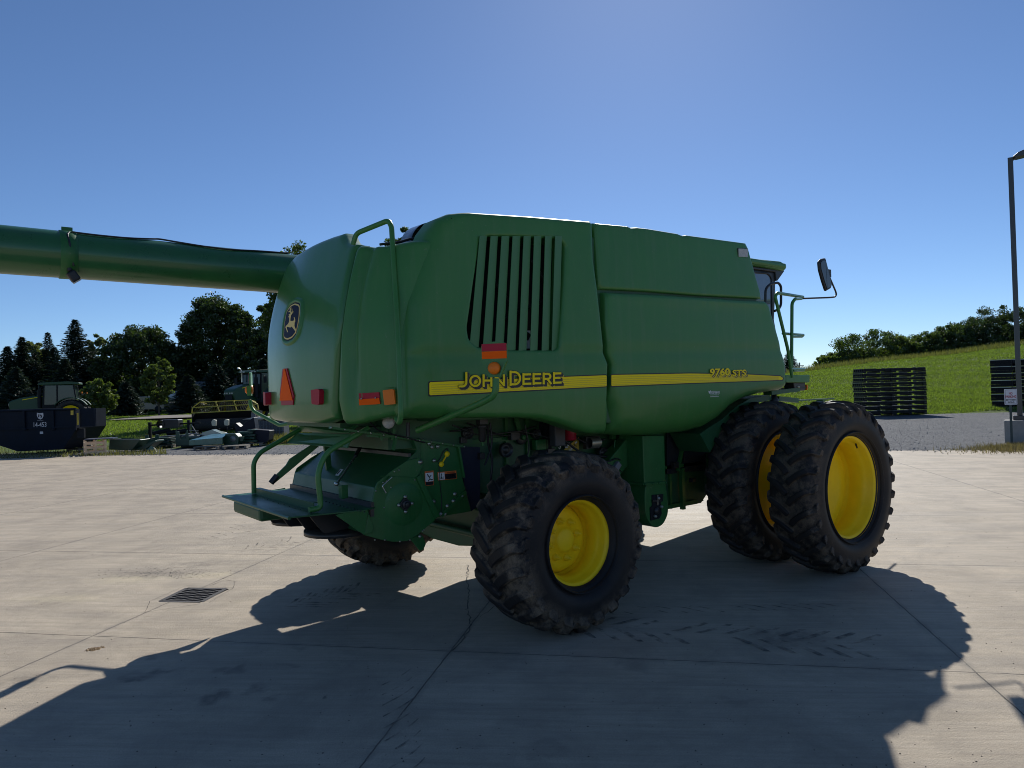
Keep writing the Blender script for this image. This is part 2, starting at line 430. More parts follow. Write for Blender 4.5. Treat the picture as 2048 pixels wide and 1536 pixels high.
# --- engine side panel with the grille
rear_px = [(815, 838), (806, 822), (807, 700), (822, 600), (845, 520), (866, 458), (882, 434), (903, 425), (940, 423), (1060, 431), (1187, 442)]
seam_px = [(1190, 520), (1198, 578), (1206, 650), (1210, 705), (1219, 728), (1217, 800), (1214, 866)]
bot_px = [(1180, 867), (1150, 858), (1118, 846), (1085, 838), (1040, 835), (940, 836)]
out = side_xz(rear_px+seam_px+bot_px)
hole_px = [(961, 484), (976, 473), (1040, 474), (1118, 478), (1131, 490), (1129, 560), (1124, 640), (1118, 696), (1108, 700), (1030, 700), (956, 694), (939, 678), (936, 655), (948, 570)]
hole = round_poly(side_xz(hole_px), 0.03)
def rr1(p):
    return 0.15 if p[0] < -0.75 else (0.06 if p[0] < 0.2 or p[1] < 1.85 else 0.035)
def rr1b(p):
    t = min(1, max(0, (p[0]+1.15)/0.35)); return 0.15*(1-t)+0.05*t
shell('engine_side_panel', out, Fside, rr1b, G_PANEL, CB, holes=[hole], step=0.05, skirt=0.16, hole_r=0.03)
# grille: eight louvres set in the opening
g = bpy.data.objects.new('grille', None)
mb = MB()
gc = side_xz([(925, 470), (1140, 470), (1140, 706), (925, 706)])
x0, x1 = gc[0][0], gc[1][0]
mb.box(((x0+x1)/2, -1.22, 2.9), (x1-x0+.2, 0.02, 1.35)); mb.box(((x0+x1)/2, -1.4, 3.56), (x1-x0+.2, .3, .02)); mb.box(((x0+x1)/2, -1.4, 2.32), (x1-x0+.2, .3, .02))
mb.box((x0-.04, -1.4, 2.9), (.02, .3, 1.3)); mb.box((x1+.05, -1.4, 2.9), (.02, .3, 1.3))
grille = mb.build('grille', VOID, CB)
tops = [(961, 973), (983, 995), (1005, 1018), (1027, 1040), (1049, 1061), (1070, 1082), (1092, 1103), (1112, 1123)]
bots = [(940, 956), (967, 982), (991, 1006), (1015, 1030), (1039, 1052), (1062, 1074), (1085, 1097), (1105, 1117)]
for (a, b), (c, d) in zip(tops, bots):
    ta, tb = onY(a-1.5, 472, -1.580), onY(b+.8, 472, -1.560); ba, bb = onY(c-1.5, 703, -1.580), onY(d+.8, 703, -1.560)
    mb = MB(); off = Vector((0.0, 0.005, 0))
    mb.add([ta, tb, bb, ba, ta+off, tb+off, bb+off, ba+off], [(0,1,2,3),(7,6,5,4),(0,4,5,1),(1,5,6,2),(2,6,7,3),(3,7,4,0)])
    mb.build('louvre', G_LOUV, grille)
mb = MB(); p = onY(1056, 600, -1.3); mb.box((p.x, -1.26, 2.75), (.07, .03, .9), mi=0); q = onY(1055, 679, -1.29)
mb.box((q.x, -1.292, q.z), (.075, .004, .17), mi=1); mb.box((q.x, -1.296, q.z+.03), (.05, .003, .07), rot=Matrix.Rotation(.6, 3, 'Y'), mi=2)
mb.build('cooler_pipe', [mat('brown_pipe', (.05, .025, .02), .6), DECW, DECK], grille)
for i, (u0, v0, u1, v1) in enumerate([(985, 560, 1030, 620), (1000, 640, 1090, 600), (1060, 520, 1110, 590)]):
    mb = MB(); mb.tube([onY(u0, v0, -1.3), onY(u1, v1, -1.28)], .02); mb.build('hose', BLK, grille)

# --- grain tank side panels (upper and lower)
lo_px = [(1212, 584), (1300, 588), (1400, 594), (1485, 600), (1532, 602), (1541, 612), (1560, 680), (1572, 730), (1575, 772), (1566, 781), (1530, 786), (1497, 797), (1470, 815), (1445, 838), (1418, 855), (1380, 865), (1330, 870), (1280, 872), (1221, 868), (1223, 800), (1226, 730), (1217, 706), (1213, 650)]
shell('tank_side_panel', side_xz(lo_px), Fside, lambda p: 0.17*min(1, max(.25, (2.2-p[1])/.3)), G_PANEL, CB, step=0.06, skirt=0.2)
up_px = [(1193, 444), (1262, 450.5), (1268, 453.5), (1281, 453), (1300, 455), (1362, 465.5), (1372, 469.5), (1380, 468.5), (1500, 485), (1506, 508), (1516, 545), (1527, 584), (1531, 597), (1400, 590), (1300, 582), (1203, 577), (1199, 520)]
def Fup(x, z, d=0.0): return Vector((x, ysurf(x, z)+0.035+d, z))
shell('tank_extension_panel', side_xz(up_px), Fup, 0.03, G_PANEL, CB, step=0.07, skirt=0.12)

# --- stripe, lettering
def FS(off): return lambda x, z: Vector((x, ysurf(x, z)-off, z))
def decal(mb, pxpoly, off, mi, rounds=0.0, grid=0.12):
    poly = side_xz(pxpoly)
    if rounds: poly = round_poly(poly, rounds)
    v, f = sheet2d('d', poly, FS(off), None, grid=grid); mb.add(v, f, mi)
mb = MB()
decal(mb, [(856, 762.5), (1213.5, 748.5), (1213.5, 774.5), (856, 793.5)], .003, 1, .02)
decal(mb, [(858, 764.5), (1212.5, 750.5), (1212.5, 772.5), (858, 790.5)], .006, 0, .015)
decal(mb, [(1221, 748), (1380, 745), (1494, 747), (1560, 750.5), (1568, 756), (1566, 761.5), (1380, 768), (1221, 774.5)], .003, 1, .01)
decal(mb, [(1222, 750), (1380, 747), (1494, 749), (1560, 752.5), (1565.5, 756.5), (1563, 760), (1380, 766), (1222, 772)], .006, 0, .01)
for k in (0.18, .36, .54, .72, .87):
    a0, a1 = 765+25.5*k, 751+21.5*k
    decal(mb, [(862, a0), (1212, a1), (1212, a1+1.0), (862, a0+1.2)], .0085, 2, grid=.25)
    b0, b1 = 750+22*k, 752.5+8*k
    decal(mb, [(1223, b0), (1380, 747.5+18.5*k), (1556, b1), (1556, b1+.7), (1380, 747.5+18.5*k+.9), (1223, b0+1)], .0085, 2, grid=.25)
mb.build('yellow_stripe', [DECY, DECK, DECO], CB)
def side_text(mb, s, u0, vt, u1, vb, off, mi, bold=0.0, du=0, dv=0, slope=-0.035):
    """box in photo px; slope follows the stripe"""
    def F(a, b):
        u = u0+(u1-u0)*a+du; v = vb+(vt-vb)*b+dv+(u-du-u0)*0.0
        return onSide(u, v+slope*(u-(u0+u1)/2-du), -off)
    text_on(mb, s, F, 0, 0, 1, 1, mi, bold)
def lettering(name, items, parent, dx, dy, mats, base=.0095):
    mb = MB()
    for s, u0, vt, u1, vb in items:
        side_text(mb, s, u0, vt, u1, vb, base, 1, .035, du=dx*1.6, dv=dy*1.5)
        side_text(mb, s, u0, vt, u1, vb, base+.0012, 2, .05, du=dx, dv=dy)
        side_text(mb, s, u0, vt, u1, vb, base+.0024, 1, .075, du=dx*.4, dv=dy*.35)
        side_text(mb, s, u0, vt, u1, vb, base+.0036, 0, .030)
    mb.build(name, mats, parent)
def _arc(cx, cy, rx, ry, a0, a1, n=14): return [(cx+rx*math.cos(R(a0+(a1-a0)*i/n)), cy-ry*math.sin(R(a0+(a1-a0)*i/n))) for i in range(n+1)]
_S = [[(128, 55), (128, 165)]+_arc(85, 165, 43, 48, 0, -90, 8)[1:]+[(45, 213)],
      _arc(228, 152, 55, 57, 0, 360, 26),
      [(323, 82), (323, 215)], [(410, 82), (410, 212)], [(323, 147), (410, 147)],
      [(458, 84), (458, 208)], [(458, 92), (552, 200)], [(552, 82), (552, 206)],
      [(627, 40), (627, 203)], [(627, 52), (670, 52)]+_arc(672, 121, 62, 69, 90, -90, 16)+[(627, 190)],
      [(773, 68), (773, 195)], [(773, 79), (855, 77)], [(773, 130), (845, 128)], [(773, 184), (857, 182)],
      [(887, 65), (887, 190)], [(887, 76), (968, 74)], [(887, 126), (958, 124)], [(887, 179), (970, 177)],
      [(1001, 62), (1001, 185)], [(1001, 73), (1045, 72)]+_arc(1048, 100, 28, 28, 90, -90, 10)+[(1001, 128)], [(1042, 128), (1084, 183)],
      [(1118, 57), (1118, 182)], [(1118, 68), (1195, 65)], [(1118, 118), (1186, 116)], [(1118, 172), (1199, 169)]]
mb = MB(); _lay = [0]
def _draw(w_, dx, dy, off, mi):
    for k_, ln_ in enumerate(_S):
        for q in stroke([(a+dx, b+dy) for a, b in ln_], w_):
            _lay[0] = (_lay[0]+1) % 9; o_ = off+.00011*_lay[0]; mb.add([onSide(910+a/5.644, 735+b/5.644, -o_) for a, b in q], [(0, 1, 2, 3)], mi)
_draw(24, 31, 31, .0100, 2)
for d_ in (22, 15, 8): _draw(32, d_, d_, .0114+.001*(22-d_)/7, 1)
_draw(33, 0, 0, .0146, 1); _draw(23, 0, 0, .0160, 0)
mb.build('maker_lettering', [DECY, DECK, DECO], CB, fixn=False)
lettering('model_number', [('9760', 1420, 736.5, 1460, 752), ('STS', 1465, 739.5, 1492.5, 752)], CB, 2.0, 2.0, [DECY, DECK, DECO])
mb = MB()
side_text(mb, 'GREENMARK', 1420.5, 782, 1440, 787.5, .003, 0, .01, slope=0.0)
side_text(mb, 'EQUIPMENT', 1421, 789, 1438, 790.8, .003, 0, .01, slope=0)
decal(mb, [(1420, 793), (1437, 792.3), (1437, 793.1), (1420, 793.8)], .003, 0)
decal(mb, [(1417, 781), (1419, 783), (1421, 780), (1420.5, 786), (1418.5, 787.5), (1416.5, 784)], .003, 0)
mb.build('dealer_sticker', DECW, CB)
mb = MB(); decal(mb, [(1479, 495.5), (1499, 495.5), (1500, 514.5), (1481, 513.5)], -.030, 0, .01); mb2 = MB()
for a, f in ((sheet2d('x', round_poly(side_xz([(1479, 495), (1499, 496), (1500, 515), (1481, 514)]), .012), FS(-.028), None)),): mb2.add(a, f)
mb2 = MB(); pl = side_xz([(1479, 495), (1499, 496), (1500.5, 515), (1481, 514)]); yy = ysurf(*pl[0])
mb2.prism(round_poly(pl, .012), yy+.03, yy+.10); wl = mb2.build('work_light', BLK, CB)
mb3 = MB(); mb3.prism(round_poly(inset(pl, .012), .01), yy+.018, yy+.05); mb3.build('lens', LENS, wl)

# --- rear hood (two mouldings following one plan line)
PLAN = [(-3.0, -.60, 1.30), (-2.2, -1.15, 1.28), (-1.55, -1.42, 1.20), (-1.2, -1.60, .98), (-.95, -1.685, .80), (-.6, -1.73, .60), (0, -1.78, 0), (.6, -1.73, -.60), (.95, -1.68, -.95), (1.06, -1.665, -1.05), (1.28, -1.575, -1.24), (1.5, -1.47, -1.42), (1.6, -1.40, -1.49), (1.72, -1.28, -1.53), (2.1, -.92, -1.55)]
_s = [p[0] for p in PLAN]; _px = [p[1] for p in PLAN]; _py = [p[2] for p in PLAN]
def _cr(s, ys):
    # smooth (Catmull-Rom) interpolation of the plan line
    s = min(max(s, _s[0]), _s[-1]); i = max(0, min(len(_s)-2, int(np.searchsorted(_s, s))-1))
    a, b = _s[i], _s[i+1]; t = (s-a)/(b-a); h = b-a
    def m(k):
        if k <= 0 or k >= len(_s)-1: return (ys[min(k+1, len(_s)-1)]-ys[max(k-1, 0)])/(_s[min(k+1, len(_s)-1)]-_s[max(k-1, 0)])
        return (ys[k+1]-ys[k-1])/(_s[k+1]-_s[k-1])
    return (2*t**3-3*t*t+1)*ys[i]+(t**3-2*t*t+t)*h*m(i)+(-2*t**3+3*t*t)*ys[i+1]+(t**3-t*t)*h*m(i+1)
def lean(z): return (.2*((z-2.5)/.9)**1.8 if z > 2.5 else 0.0)+(.02*((2.1-z)/.25)**2 if z < 2.1 else 0)
def Frear(s, z, d=0.0):
    x, y = _cr(s, _px), _cr(s, _py); tx, ty = _cr(s+.01, _px)-_cr(s-.01, _px), _cr(s+.01, _py)-_cr(s-.01, _py)
    n = Vector((-ty, tx, 0)); n = n.normalized() if n.length else Vector((1, 0, 0))
    if n.x < 0 and s > -1.3: n = -n
    if s > 1.0:   # vertical channel just forward of the joint
        d += 0.060*math.exp(-((s-1.13)/.055)**2)*min(1, max(0, (z-1.9)/.5))-.012*math.exp(-((s-1.25)/.04)**2)
    return Vector((x+lean(z), y, z))+n*d
def Rear_sz(u, v):
    """intersection of a photo ray with the hood surface -> (s,z)"""
    best = None; d = ray(u, v)
    for i in range(0, 400):
        s = -.9+i*.0075
        if s > 2.05: break
        x, y = _cr(s, _px), _cr(s, _py)
        # point on ray at this y
        t = (y-CY)/d.y; p = CAMP+d*t; e = p.x-(x+lean(p.z))
        if best is None: best = (e, s, p.z); continue
        if best[0]*e <= 0:
            f = abs(best[0])/(abs(best[0])+abs(e)+1e-9); return (best[1]+(s-best[1])*f, best[2]+(p.z-best[2])*f)
        best = (e, s, p.z)
    return (best[1], best[2])
h3 = [Rear_sz(*q) for q in [(641, 481), (664, 472), (685, 465.5), (688.5, 476), (693, 484), (702, 487.5), (711, 488.5), (706, 505), (699, 535), (690, 580), (681, 640), (675, 700), (672, 760), (671, 838)]]
left = [(-.15, 1.865), (-.7, 1.88), (-1.02, 1.90), (-1.06, 2.0), (-1.1, 2.9), (-1.12, 3.42), (-.8, 3.47), (-.5, 3.54)]
poly3 = h3+[(.6, 1.865)]+left
shell('rear_hood', poly3, Frear, lambda p: .05, G_HOOD, CB, step=.06, skirt=.10)
h2 = [Rear_sz(*q) for q in [(714, 491), (740, 491.5), (765, 491.5), (800, 489)]]
h2 = [(h2[0][0], h2[0][1]), h2[1], h2[2], (1.72, 3.37), (2.05, 3.42), (2.05, 1.95), (1.75, 1.93), (1.55, 1.93), (1.35, 1.90), (1.15, 1.865), (.955, 1.86)]+[Rear_sz(*q) for q in [(674, 800), (675, 760), (678, 700), (684, 640), (693, 580), (702, 535), (709, 505)]]
shell('rear_corner_hood', h2, Frear, lambda p: .045, G_PANEL, CB, step=.055, skirt=.12)

def mirror_copy(src, dx=0.0):
    c = src.copy(); COL.objects.link(c); c.scale = (1, -1, 1); c.location.x += dx; return c
for nm_ in ('engine_side_panel', 'tank_side_panel', 'tank_extension_panel'): mirror_copy(bpy.data.objects[nm_])
mirror_copy(bpy.data.objects['rear_corner_hood'], .06)
# badge with leaping deer
def Fr(off): return lambda s, z: Frear(s, z, -off)
def zpx(pts, x0, y0, k): return [Rear_sz(x0+a/k, y0+b/k) for a, b in pts]
def rsheet(mb, poly, off, mi, grid=.05):
    v, f = sheet2d('b', poly, Fr(off), None, grid=grid); mb.add(v, f, mi)
bp_ = [(232, 555), (238, 430), (262, 300), (300, 238), (345, 213), (385, 222), (398, 245), (396, 330), (382, 430), (362, 512), (318, 568), (275, 586), (245, 578)]
B0 = round_poly(zpx(bp_, 520, 560, 4.8), .03)
mb = MB(); ring = inset(B0, -.035)
# recessed rim around the badge, raised 12 mm
n = len(B0); o1 = inset(B0, -.05); vs = []; 
for lp, off in ((o1, -.004), (inset(B0, -.035), .016), (inset(B0, -.012), .016), (B0, .006)): vs += [Frear(a, b, -off) for a, b in lp]
mb.add(vs, [(k*n+i, k*n+(i+1) % n, (k+1)*n+(i+1) % n, (k+1)*n+i) for k in range(3) for i in range(n)], 0, True)
badge = mb.build('badge', G_PANEL, CB)
mb = MB(); rsheet(mb, B0, .007, 1); rsheet(mb, inset(B0, .012), .0095, 0); rsheet(mb, inset(B0, .026), .012, 1)
deer = [(408, 1197), (416, 1182), (411, 1172), (428, 1164), (438, 1152), (450, 1158), (447, 1168), (437, 1178), (431, 1205), (428, 1236), (445, 1240), (462, 1236), (468, 1222), (463, 1200), (470, 1198), (478, 1222), (479, 1244), (473, 1256), (471, 1290), (481, 1318), (490, 1344), (488, 1374), (482, 1352), (470, 1332), (455, 1312), (442, 1297), (427, 1306), (404, 1300), (392, 1304), (398, 1330), (405, 1350), (398, 1356), (388, 1330), (378, 1302), (384, 1290), (402, 1272), (412, 1256), (418, 1228), (417, 1206)]
def dz(pts): return zpx(pts, 500, 400, 5.12)
rsheet(mb, dz(deer), .0145, 0, grid=0)
for pl_ in ([(437, 1156), (426, 1140), (428, 1118), (438, 1098)], [(441, 1156), (447, 1135), (444, 1112)], [(431, 1148), (416, 1140), (411, 1146)], [(433, 1130), (424, 1112), (427, 1102)], [(446, 1150), (458, 1146)]):
    d_ = dz(pl_)
    for q in stroke(d_, .011): rsheet(mb, q, .0146, 0, grid=0)
mb.build('emblem', [DECC, DECN], badge, fixn=False)

# slow vehicle triangle, tail lamps, reflectors
def pad_on(name, poly, off0, off1, m, parent, mode='rear'):
    F = Frear; n = len(poly); mb = MB()
    vs = [F(a, b, -off0) for a, b in poly]+[F(a, b, -off1) for a, b in poly]
    tess = tessellate_polygon([[Vector((a, b, 0)) for a, b in poly]])
    fs = [[n+i for i in t] for t in tess]+[(i, (i+1) % n, n+(i+1) % n, n+i) for i in range(n)]
    mb.add(vs, fs); return mb.build(name, m, parent, bevel=.007 if off1 > .03 else 0)
k = 4.8
smv = pad_on('slow_vehicle_sign', zpx([(200, 1100), (228, 852), (268, 848), (333, 1110), (325, 1198), (218, 1203)], 520, 560, k), .0, .012, RED, CB)
pad_on('orange_triangle', zpx([(205, 1158), (243, 862), (252, 850), (328, 1155)], 520, 560, k), .013, .018, ORG, smv)
for pts, src in (([(532, 1055), (600, 1045), (614, 1060), (612, 1185), (600, 1198), (540, 1190)], 0),):
    po = round_poly(zpx(pts, 520, 560, k), .015); pad_on('tail_lamp', po, .0, .045, RED, CB)
mirp = [(-a, b) for a, b in po]; pad_on('tail_lamp', mirp, .0, .06, RED, CB)
refl = pad_on('reflector_plate', zpx([(955, 1088), (1150, 1077), (1160, 1190), (965, 1203)], 520, 560, k), .0, .010, RED, CB)
pad_on('orange_band', zpx([(960, 1145), (1152, 1133), (1160, 1190), (965, 1203)], 520, 560, k), .011, .014, ORG, refl)
tl = pad_on('turn_lamp', round_poly(zpx([(1206, 1058), (1298, 1047), (1312, 1190), (1222, 1200)], 520, 560, k), .01), .0, .05, AMB, CB)
pad_on('lamp_surround', round_poly(zpx([(1185, 1035), (1302, 1028), (1322, 1205), (1195, 1215)], 520, 560, k), .02), -.005, .008, G_PANEL, CB)
mb = MB()
for q in ((990, 1140), (1116, 1132)):
    s, z = zpx([q], 520, 560, k)[0]; c = Frear(s, z, -.018); mb.lathe([(0, -.004), (.008, 0), (.008, .004)], c, 'x', 8)
mb.build('rivets', STEEL, refl)
# white oval lamp under the hood, ladder rail
mb = MB(); c = onY(777, 845, -1.2); nrm = Vector((-.6, -.8, 0)); 
mb.lathe([(0, -.03), (.035, -.024), (.05, -.008), (.052, .0), (.045, .03), (0, .04)], (0, 0, 0), 'x', 20)
o = mb.build('reversing_lamp', LENS, CB, loc=c, rz=math.atan2(.8, .6)); 
# --- core bodies that close the machine in
mb = MB(); mb.box((-.15, .15, 2.72), (1.9, 2.6, 1.34)); mb.box((-.9, 0, 2.6), (1.0, 2.3, 1.30)); mb.build('engine_bay', G_DARK, CB)
ft = onSide(1500, 485); fb = onSide(1572, 740)
mb = MB(); mb.prism([(.75, 1.75), (2.4, 1.72), (3.3, 2.1), (fb.x-.08, 2.16), (fb.x-.1, 2.3), (ft.x-.03, 3.66), (.75, 3.60)], -1.50, 1.50)
mb.build('grain_tank', G_DARK, CB, bevel=.02)
mb = MB(); mb.prism([(-.75, 3.38), (.74, 3.38), (.74, 3.6), (-.6, 3.55)], -1.15, 1.45); mb.prism([(-.75, 3.5), (.74, 3.52), (.74, 3.6), (-.6, 3.56)], -1.5, -1.15)
mb.build('roof_deck', G_PANEL, CB, bevel=.03)
# air intake dome on the engine deck, seen over the corner hood
mb = MB(); c = onY(832, 496, -.75)
mb.lathe([(.23, -.22), (.235, -.02), (.22, .0), (.2, .012), (.19, .0), (.12, .0), (.0, .01)], c+Vector((0.05, 0, -.03)), 'y', 40)
mb.tube([c+Vector((-.28, -.02, -.08)), c+Vector((-.1, 0, .0)), c+Vector((.2, 0, .15))], .02)
mb.build('air_intake', mat('intake_plastic', (.012, .014, .02), .25, coat=.5), CB)
mb = MB(); a = onY(760, 489, -1.1); b = onY(850, 477, -1.1); mb.tube([a, onY(800, 484, -1.1), onY(820, 478, -1.1), b], .012); mb.build('bonnet_cable', BLK, CB)

# --- unloading auger
a0 = onY(-260, 484.5, 1.3); 
cA, cB = onY(0, 498.5, 1.3), onY(560, 546.5, 1.3); dirv = (cB-cA)
p0 = cA-dirv*.45; p1 = cA+dirv*1.9
rA = .5*abs(onY(0, 450, 1.3).z-onY(0, 547, 1.3).z)
mb = MB(); mb.tube([p0, p1], rA, seg=48); aug = mb.build('unloading_auger', mat('auger_green', (.022, .12, .036), .30, coat=.3, var=.1, dust=.14, dustcol=(.09, .10, .07)), CB)
ax = dirv.normalized()
def augpt(u, ang, extra=0.0):
    """point on the tube under photo column u, ang measured up from the camera-facing side"""
    c = onY(u, 498.5+(u/560)*48, 1.3); side = Vector((0, -1, 0)); side = (side-ax*side.dot(ax)).normalized(); up = ax.cross(side); up = up if up.z > 0 else -up
    return c+(side*math.cos(ang)+up*math.sin(ang))*(rA+extra)
mb = MB(); c = onY(134, 510, 1.3); mb.lathe([(rA, -.07), (rA+.008, -.065), (rA+.008, .065), (rA, .07)], c, 'x', 48)
mb.box(augpt(134, 1.5, .01), (.09, .03, .06)); mb.build('auger_clamp', G_METAL, aug)
mb = MB(); mb.tube([augpt(140, 1.05, .01), augpt(190, .98, .01), augpt(250, 1.0, .01), augpt(300, 1.25, .012), augpt(317, 1.45, .02), augpt(350, 1.2, .01), augpt(400, .95, .01), augpt(450, .88, .01), augpt(510, 1.1, .01), augpt(575, 1.4, .01)], .009, fillet=.3); mb.build('lamp_cable', BLK, aug)
mb = MB(); mb.tube([augpt(136, 1.0, .012), augpt(131, .8, .012), augpt(134, .3, .012), augpt(142, -.6, .012)], .009); mb.build('lamp_lead', BLK, aug)
c = augpt(142, -.95, .055); rot = Matrix.Rotation(R(-35), 3, 'Y')
mb = MB(); mb.box(c, (.08, .08, .10), rot); mb.box(c+Vector((-.03, 0, .09)), (.04, .03, .10)); al = mb.build('auger_lamp', BLK, aug, bevel=.015)
mb = MB(); mb.box(c+rot @ Vector((0, 0, -.054)), (.07, .07, .008), rot); mb.build('lens', LENS, al)

# --- tubes: rear ladder rail, lamp arms
def tube(name, pts, r, m, parent, fillet=.12, seg=12):
    mb = MB(); mb.tube(pts, r, seg=seg, fillet=fillet); return mb.build(name, m, parent)
tube('grab_rail', [onY(793, 838, -1.50), onY(799, 846, -1.62), onY(802, 828, -1.66), onY(797, 690, -1.60), onY(783, 452, -1.30), onY(776, 441, -1.25), onY(712, 467, -.98), onY(706, 490, -.95)], .022, G_PANEL, CB, .09)
arm = [onY(835, 861, -1.25), onY(962, 806, -1.95), onY(991, 790, -2.08), onY(992, 757, -2.08)]
la = tube('lamp_arm', arm, .027, G_PANEL, CB, .14)
def paddle(center, rz, sx, parent, flip=1):
    # local: x right, z up, facing -y
    root_r = Matrix.Rotation(rz, 3, 'Z')
    def T(p): return center+root_r @ Vector(p)
    def solid(poly, y0, y1, mi, mb):
        n = len(poly); vs = [T((x, y0, z)) for x, z in poly]+[T((x, y1, z)) for x, z in poly]
        mb.add(vs, [list(range(n)), list(range(n, 2*n))[::-1]]+[(i, (i+1) % n, n+(i+1) % n, n+i) for i in range(n)], mi)
    mb = MB(); solid(round_poly([(-.105, .0), (.105, .0), (.105, .13), (.095, .15), (0, .165), (-.095, .15), (-.105, .13)], .015), 0, .02, 0, mb)
    solid([(-.10, .0), (.10, .0), (.05, -.115), (-.05, -.115)], .0, .018, 0, mb); solid([(.05, -.115), (.10, 0), (.085, 0), (.04, -.115)], -.03, 0, 0, mb)
    pd = mb.build('lamp_bracket', G_PANEL, parent)
    mb = MB(); solid([(-.1, .09), (.1, .09), (.1, .148), (-.1, .148)], -.003, 0, 0, mb); mb.build('red_band', RED, pd)
    mb = MB(); solid([(-.1, .03), (.1, .03), (.1, .088), (-.1, .088)], -.003, 0, 0, mb); mb.build('orange_band', ORG, pd)
    mb = MB(); mb.lathe([(0, -.05), (.03, -.046), (.046, -.03), (.05, 0), (.05, .04), (0, .045)], (0, 0, 0), 'y', 28)
    o = mb.build('turn_lamp', AMB, pd); o.location = T((0, -.01, -.045)); o.rotation_euler = (0, 0, rz)
    return pd
pc = onY(989, 725, -2.08)
paddle(pc, R(-50), 1, la)
la2 = tube('lamp_arm', [onY(600, 842, 1.15), onY(560, 851, 1.5), onY(508, 823, 2.05), onY(501, 812, 2.1), onY(500, 800, 2.1)], .021, G_PANEL, CB, .04)
pc2 = onY(500, 772, 2.1)
pd = paddle(pc2, R(-113), 1, la2)

# ---------------------------------------------------------------- lower body
def pz(pts, y, x0=620, y0=830, k=5.12): return [(lambda p: (p.x, p.z))(onY(x0+a/k, y0+b/k, y)) for a, b in pts]
mb = MB()
low = [(-.75, 1.5), (-.95, 1.95), (3.6, 2.0), (3.9, 1.2), (3.2, .62), (.9, .66), (.55, .9), (-.3, 1.15), (-.75, 1.3)]
mb.prism(low, -.80, .80); mb.box((1.0, 0, 1.95), (3.8, 2.6, .2))
sep = mb.build('separator_body', G_DARK, CB, bevel=.008)
mb = MB()   # pressed ribs, bolt flanges and pipes on the side sheet
for x in (.15, .42, 1.05, 1.95, 2.28, 2.6): mb.box((x, -.815, 1.35 if x < 1 else 1.25), (.035, .03, 1.25 if x > 1 else 1.0))
mb.box((.4, -.82, 1.62), (2.2, .03, .04)); mb.box((2.35, -.82, 1.13), (1.7, .04, .04)); mb.box((1.95, -.83, .66), (2.2, .06, .05))
for x in np.arange(-.6, 3.2, .14): mb.lathe([(0, -.012), (.008, -.01), (.009, 0)], (x, -.836, 1.625 if x < 1.4 else .66), 'y', 6)
mb.build('side_sheet_ribs', G_METAL, sep)
# the panel behind the chopper with the decals
mb = MB(); q = pz([(1055, 240), (1210, 262), (1500, 320), (1560, 640), (1650, 985), (1300, 1050), (1100, 760), (1090, 300)], -.92)
mb.prism(q, -.92, -.90); mb.prism(pz([(1500, 320), (1520, 318), (1575, 640), (1560, 640)], -.92), -.95, -.90)
sp = mb.build('side_sheet', G_METAL, CB, bevel=.004)
mb = MB(); a, b = onY(620+1340/5.12, 830+1030/5.12, -.93), onY(620+1590/5.12, 830+785/5.12, -.93); mb.bar(a, b, .03, .035)
mb.build('brace', G_METAL, sp)
mb = MB(); q = pz([(1530, 320), (1741, 330), (1741, 920), (1650, 985), (1570, 640)], -.86); mb.prism(q, -.86, -.84); mb.build('rubber_apron', mat('navy_rubber', (.012, .016, .035), .7, var=.2), CB)
# bevelled hood edge flange above the side sheet
mb = MB(); a, b = onY(660, 855, -.93), onY(925, 893, -.93); mb.bar(a, b, .05, .018); mb.bar(onY(735, 871, -.9), onY(820, 878, -.9), .04, .02, 0)
for i in range(12):
    t = i/11; c = a.lerp(b, t); mb.lathe([(0, -.012), (.007, -.01), (.008, 0)], (c.x, -.958, c.z+.0), 'y', 6, mi=1)
mb.build('flange', [G_METAL, ZINC], sp)
def side_decal(name, pts, y, items, parent, m0=DECR):
    pl_ = [onY(u, v, y) for u, v in pts]; a, b, c, d = pl_   # tl tr br bl
    def F(i, j, off=0): 
        p = a.lerp(b, i).lerp(d.lerp(c, i), j); return p+Vector((0, -off, 0))
    mb = MB(); mb.add([F(0, 0), F(1, 0), F(1, 1), F(0, 1)], [(0, 1, 2, 3)], 0)
    for (i0, j0, i1, j1, mi) in items: mb.add([F(i0, j0, .0015), F(i1, j0, .0015), F(i1, j1, .0015), F(i0, j1, .0015)], [(0, 1, 2, 3)], mi)
    return mb, F
mats_d = [DECR, DECW, DECK]
mb, F = side_decal('w', [(849.5, 943), (867, 941), (868, 970), (850, 972)], -.9235, [(.06, .12, .94, .72, 1), (.06, .74, .94, .97, 2)], sp)
for q in ([(.3, .3), (.5, .42), (.7, .3)], [(.5, .4), (.55, .55), (.35, .68)], [(.55, .55), (.75, .62), (.85, .6)], [(.25, .2), (.4, .3)]):
    for s in stroke(q, .07): mb.add([F(a, b, .003) for a, b in s], [(0, 1, 2, 3)], 2)
text_on(mb, 'WARNING', lambda a, b: F(a, b, .003), .15, .10, .85, .03, 2); mb.build('warning_decal', mats_d, sp)
mb, F = side_decal('w', [(875, 944.5), (912.5, 941), (913.5, 957.5), (876, 961)], -.9235, [(.04, .1, .36, .94, 1), (.38, .3, .97, .94, 2), (.42, .42, .9, .46, 1), (.42, .55, .93, .59, 1), (.42, .68, .85, .72, 1), (.42, .81, .9, .85, 1)], sp)
for q in ([(.1, .82), (.3, .82)], [(.15, .8), (.17, .5), (.2, .8)], [(.2, .45), (.2, .2)], [(.24, .75), (.3, .6)]):
    for s in stroke(q, .035): mb.add([F(a, b, .003) for a, b in s], [(0, 1, 2, 3)], 2)
text_on(mb, 'WARNING', lambda a, b: F(a, b, .003), .48, .26, .92, .08, 2); mb.build('warning_decal', mats_d, sp)
